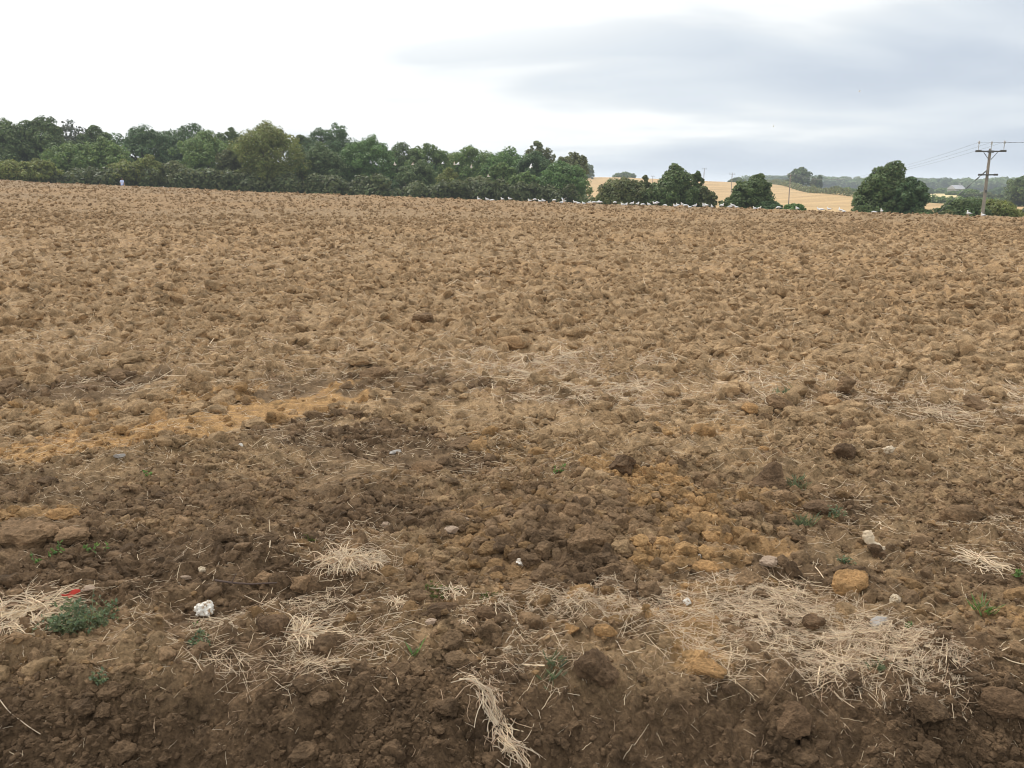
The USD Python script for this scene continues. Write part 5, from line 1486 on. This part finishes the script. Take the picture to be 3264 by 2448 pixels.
def tuft(label, px, py, hw, n, length, seed, spread=1.0, mats=("straw_pale", "straw_grey", "straw_brown"), direction=None, up=0.5):
    """A tussock of dead grass: blades springing from one crown."""
    rng = np.random.default_rng(seed)
    c = onsurf(px, py)
    s = hw * np.linalg.norm(c - EYE) / FPX
    x = thing("straw_tuft", label, "straw tuft", c, 0)
    sets = {m: [] for m in mats}
    all_p, kind = [], []
    for k in range(n):
        a = rng.random() * 2 * np.pi if direction is None else direction + rng.normal(0, 0.5)
        L = length * rng.uniform(0.5, 1.1)
        b0 = np.array([rng.normal(0, s * 0.35), rng.normal(0, s * 0.25), 0.0])
        rise = up * rng.random()
        u = np.linspace(0, 1, 6)
        rad = L * (u - 0.1 * u ** 2) * spread
        z = 0.01 + L * rise * (u * 1.3 - 1.15 * u ** 2)
        all_p.append(np.stack([b0[0] + np.cos(a) * rad + 0.05 * L * np.sin(3 * u + k), b0[1] + np.sin(a) * rad, z], 1))
        kind.append((mats[rng.choice(len(mats), p=[0.5, 0.3, 0.2][: len(mats)])], rng.uniform(0.8, 1.5)))
    P = np.array(all_p)
    gz = (surf(c[0] + P[..., 0].ravel(), c[1] + P[..., 1].ravel()) - c[2]).reshape(P.shape[:2])
    for k in range(n):
        P[k, :, 2] = np.maximum(P[k, :, 2] + gz[k, 0], gz[k] + 0.004)
        sets[kind[k][0]].append(tube(P[k], np.linspace(0.0021, 0.0009, 6) * kind[k][1], 4))
    for m, t in sets.items():
        if t:
            part("blades", merge(t), m, x, smooth=70)
    return x


tuft("big flattened straw tussock at the photo's left edge", 85, 1985, 110, 480, 0.20, 901, up=0.6)
tuft("pale straw tuft standing right of the upright brown clod", 1100, 1800, 80, 260, 0.19, 902, up=1.15)
tuft("grey drooping straw behind the pale standing tuft", 1180, 1800, 50, 80, 0.13, 903, up=0.8, mats=("straw_grey", "straw_pale", "straw_brown"))
tuft("sprawling straw tuft on the bank's edge, left half", 975, 2030, 70, 160, 0.18, 904, up=0.7)
tuft("small neat straw tuft left of the mossy turf lumps", 1275, 1935, 40, 60, 0.085, 905, up=0.7)
tuft("short upright stubble tuft below the mossy turf lumps", 1490, 2010, 26, 45, 0.075, 906, up=1.3, spread=0.6)


def strand(label, path, n, width, seed):
    """A hank of straw trailing along the ground: stalks that follow one another down a path of photo pixels."""
    rng = np.random.default_rng(seed)
    w = np.array([onsurf(*q) for q in path])
    k = np.linspace(0, 1, len(w))
    f = [PchipInterpolator(k, w[:, j]) for j in range(2)]
    x = thing("straw_strand", label, "straw", w[0], 0)
    t0, L = rng.random(n) * 0.92, rng.uniform(0.10, 0.38, n)
    u = np.linspace(0, 1, 7)
    t = np.clip(t0[:, None] + L[:, None] * u, 0, 1.06)
    off = rng.normal(0, width * 0.35, (n, 1)) + rng.normal(0, width * 0.9, (n, 1)) * (u - 0.3) + 0.010 * np.sin(5 * u + 6 * rng.random((n, 1)))
    X, Y = f[0](t) + off, f[1](t) + 0.4 * off * rng.normal(0, 1, (n, 1))
    Zs = (surf(X.ravel(), Y.ravel())).reshape(X.shape) + 0.000 + 0.020 * rng.random((n, 1)) * np.sin(np.pi * u) + 0.010 * rng.random((n, 1))
    Zs[:, 1:-1] = np.maximum(Zs[:, 1:-1], (Zs[:, :-2] + Zs[:, 2:]) / 2)
    sets = {}
    for q in range(n):
        sets.setdefault(("straw_pale", "straw_grey", "straw_brown")[rng.choice(3, p=[0.28, 0.40, 0.32])], []).append(tube(np.stack([X[q], Y[q], Zs[q]], 1) - w[0], np.linspace(0.0020, 0.0012, 7) * rng.uniform(0.6, 1.4), 4))
    for m, tt in sets.items():
        part("stalks", merge(tt), m, x, smooth=70)
    return x


strand("long hank of pale straw trailing down the bank, middle", [(1490, 2165), (1540, 2220), (1580, 2310), (1610, 2380), (1660, 2450)], 130, 0.075, 907)
tuft("straw tuft on the mossy turf lump", 1440, 1890, 46, 50, 0.09, 909, up=0.5)
tuft("loose straw tuft at the right edge above the bank", 3120, 1790, 70, 90, 0.14, 910, up=0.4)
tuft("straw tuft among the clods by the right-hand plough edge", 2030, 1240, 60, 70, 0.2, 911, up=0.6)
tuft("pale straw heap below the dark clod at the right plough edge", 3000, 1320, 70, 90, 0.22, 912, up=0.5)


# ------------------------------------------------------------------ green weeds
def weed(label, px, py, hw, n, mat, seed, height=0.10, leaf=0.018, name="weed", grassy=False, cat="weed"):
    rng = np.random.default_rng(seed)
    c = onsurf(px, py)
    s = hw * np.linalg.norm(c - EYE) / FPX
    x = thing(name, label, cat, c, 0)
    stems, lv, lf, lc, nn = [], [], [], [], 0
    B0 = np.stack([rng.normal(0, s * 0.40, n), rng.normal(0, s * 0.32, n), np.zeros(n)], 1)
    B0[:, 2] = surf(c[0] + B0[:, 0], c[1] + B0[:, 1]) - c[2]
    for k in range(n):
        b0 = B0[k]
        a = rng.random() * 2 * np.pi
        L = height * rng.uniform(0.5, 1.2)
        u = np.linspace(0, 1, 6)
        pts = np.stack([b0[0] + np.cos(a) * L * 0.6 * u ** 1.5, b0[1] + np.sin(a) * L * 0.6 * u ** 1.5, b0[2] - 0.005 + L * (u - 0.35 * u ** 2)], 1)
        stems.append(tube(pts, np.linspace(0.0016, 0.0008, 6), 4))
        for j in range(1 if grassy else 7):
            t0 = rng.uniform(0.25, 1.0)
            p0 = np.array([np.interp(t0, u, pts[:, q]) for q in range(3)])
            d = rng.normal(size=3) + [0, 0, 0.3]; d /= np.linalg.norm(d)
            if grassy:
                d = pts[-1] - pts[0]; p0 = pts[0]; l = L * 1.0; wd = 0.0035
            else:
                l = leaf * rng.uniform(0.6, 1.3); wd = l * 0.32
            sd = np.cross(d, rng.normal(size=3)); sd /= np.linalg.norm(sd)
            if grassy:
                d = d / np.linalg.norm(d)
            up = np.cross(sd, d)
            q = np.array([p0, p0 + d * l * 0.35 + sd * wd, p0 + d * l * 0.75 + sd * wd * 0.7 + up * 0.002, p0 + d * l, p0 + d * l * 0.75 - sd * wd * 0.7 + up * 0.002, p0 + d * l * 0.35 - sd * wd, p0 + d * l * 0.5 - up * wd * 0.4])
            lv.append(q); lf.append(np.array([[0, 1, 6], [1, 2, 6], [2, 3, 6], [3, 4, 6], [4, 5, 6], [5, 0, 6]]) + nn); nn += 7
            tone = rng.uniform(0.6, 1.35)
            lc.append(np.tile([tone * rng.uniform(.85, 1.2), tone, tone * rng.uniform(.8, 1.2)], (7, 1)))
    part("stems", merge(stems), "leaf_weed_stem", x, smooth=70)
    part("leaves", (np.vstack(lv), np.vstack(lf)), mat, x, tint=np.vstack(lc))
    return x


plain("leaf_weed_stem", (0.13, 0.15, 0.07), 0.6, 0.3, 20.0, 0.2)
weed("bushy green weed clump growing through the straw at lower left", 250, 2020, 105, 75, "leaf_weed", 951, 0.16, 0.019)
weed("greyish green weed spreading behind the bushy clump at lower left", 320, 1975, 60, 24, "leaf_weed", 952, 0.09, 0.018)
weed("fresh green sprig right of the broad smooth block at left", 165, 1770, 22, 5, "leaf_sprig", 953, 0.07, 0.020)
weed("tall pale green sprig left of the dark hollow field patch", 300, 1770, 26, 5, "leaf_sprig", 954, 0.09, 0.022)
weed("small purple-tinged weed below the white knobbly flint", 640, 2060, 44, 16, "leaf_weed", 955, 0.06, 0.016)
weed("bright green leaf pair right below the white flint", 618, 2000, 12, 4, "leaf_sprig", 956, 0.035, 0.016)
weed("single green grass blade below the pale straw tufts", 1320, 2090, 22, 6, "leaf_sprig", 957, 0.09, name="grass_tuft", grassy=True, cat="grass")
weed("pale green grass tuft at the right edge of the strip", 3135, 1960, 34, 26, "leaf_sprig", 958, 0.10, name="grass_tuft", grassy=True, cat="grass")
weed("green grass tuft beneath the large lone dark clod", 2540, 1560, 30, 30, "leaf_weed", 959, 0.10, name="grass_tuft", grassy=True, cat="grass")
weed("green grass tuft between the dark clods of the right half", 2560, 1675, 34, 34, "leaf_weed", 960, 0.10, name="grass_tuft", grassy=True, cat="grass")
weed("yellow-green seedling beside the ochre heap", 1785, 1502, 26, 6, "leaf_sprig", 961, 0.06, 0.022)
weed("small green seedling on the trampled strip, left half", 470, 1517, 14, 4, "leaf_sprig", 962, 0.035, 0.018)
weed("green weed above the large orange lump's left", 2690, 1800, 18, 10, "leaf_weed", 963, 0.05, 0.016)
weed("tiny bright green seedling right of the grey glassy flake", 2888, 1998, 10, 5, "leaf_sprig", 964, 0.03, 0.014)
weed("dark green weed in the straw mat's middle front", 2790, 2140, 18, 14, "leaf_weed", 965, 0.07, name="grass_tuft", grassy=True, cat="grass")
weed("faint green grass left of the large upright clod", 1760, 2160, 50, 30, "leaf_weed", 966, 0.07, name="grass_tuft", grassy=True, cat="grass")
weed("green weed hanging on the bank at lower left", 312, 2180, 20, 12, "leaf_weed", 967, 0.06, 0.014)
weed("pale green leaf weed at the right edge", 3240, 1838, 20, 6, "leaf_sprig", 968, 0.04, 0.018)
weed("grey-green grass fringe on the grassy clod, upper right", 2495, 1262, 44, 40, "leaf_weed", 969, 0.10, name="grass_tuft", grassy=True, cat="grass")
weed("green weed spray left of the bone-shaped flint", 2660, 1655, 30, 14, "leaf_weed", 970, 0.06, 0.016)
weed("mossy green patch on the flat turf lump left of the straw mat", 1400, 1895, 62, 110, "moss", 971, 0.022, 0.010, name="moss_patch", cat="moss")
weed("mossy green patch on the right turf lump left of the straw mat", 1580, 1900, 56, 110, "moss", 972, 0.022, 0.010, name="moss_patch", cat="moss")
weed("mossy green lump above the pale standing straw tuft", 1000, 1722, 30, 60, "moss", 973, 0.022, 0.010, name="moss_patch", cat="moss")
weed("magenta stemmed weed left of the fresh green sprig", 120, 1800, 18, 5, "leaf_sprig", 974, 0.06, 0.016)
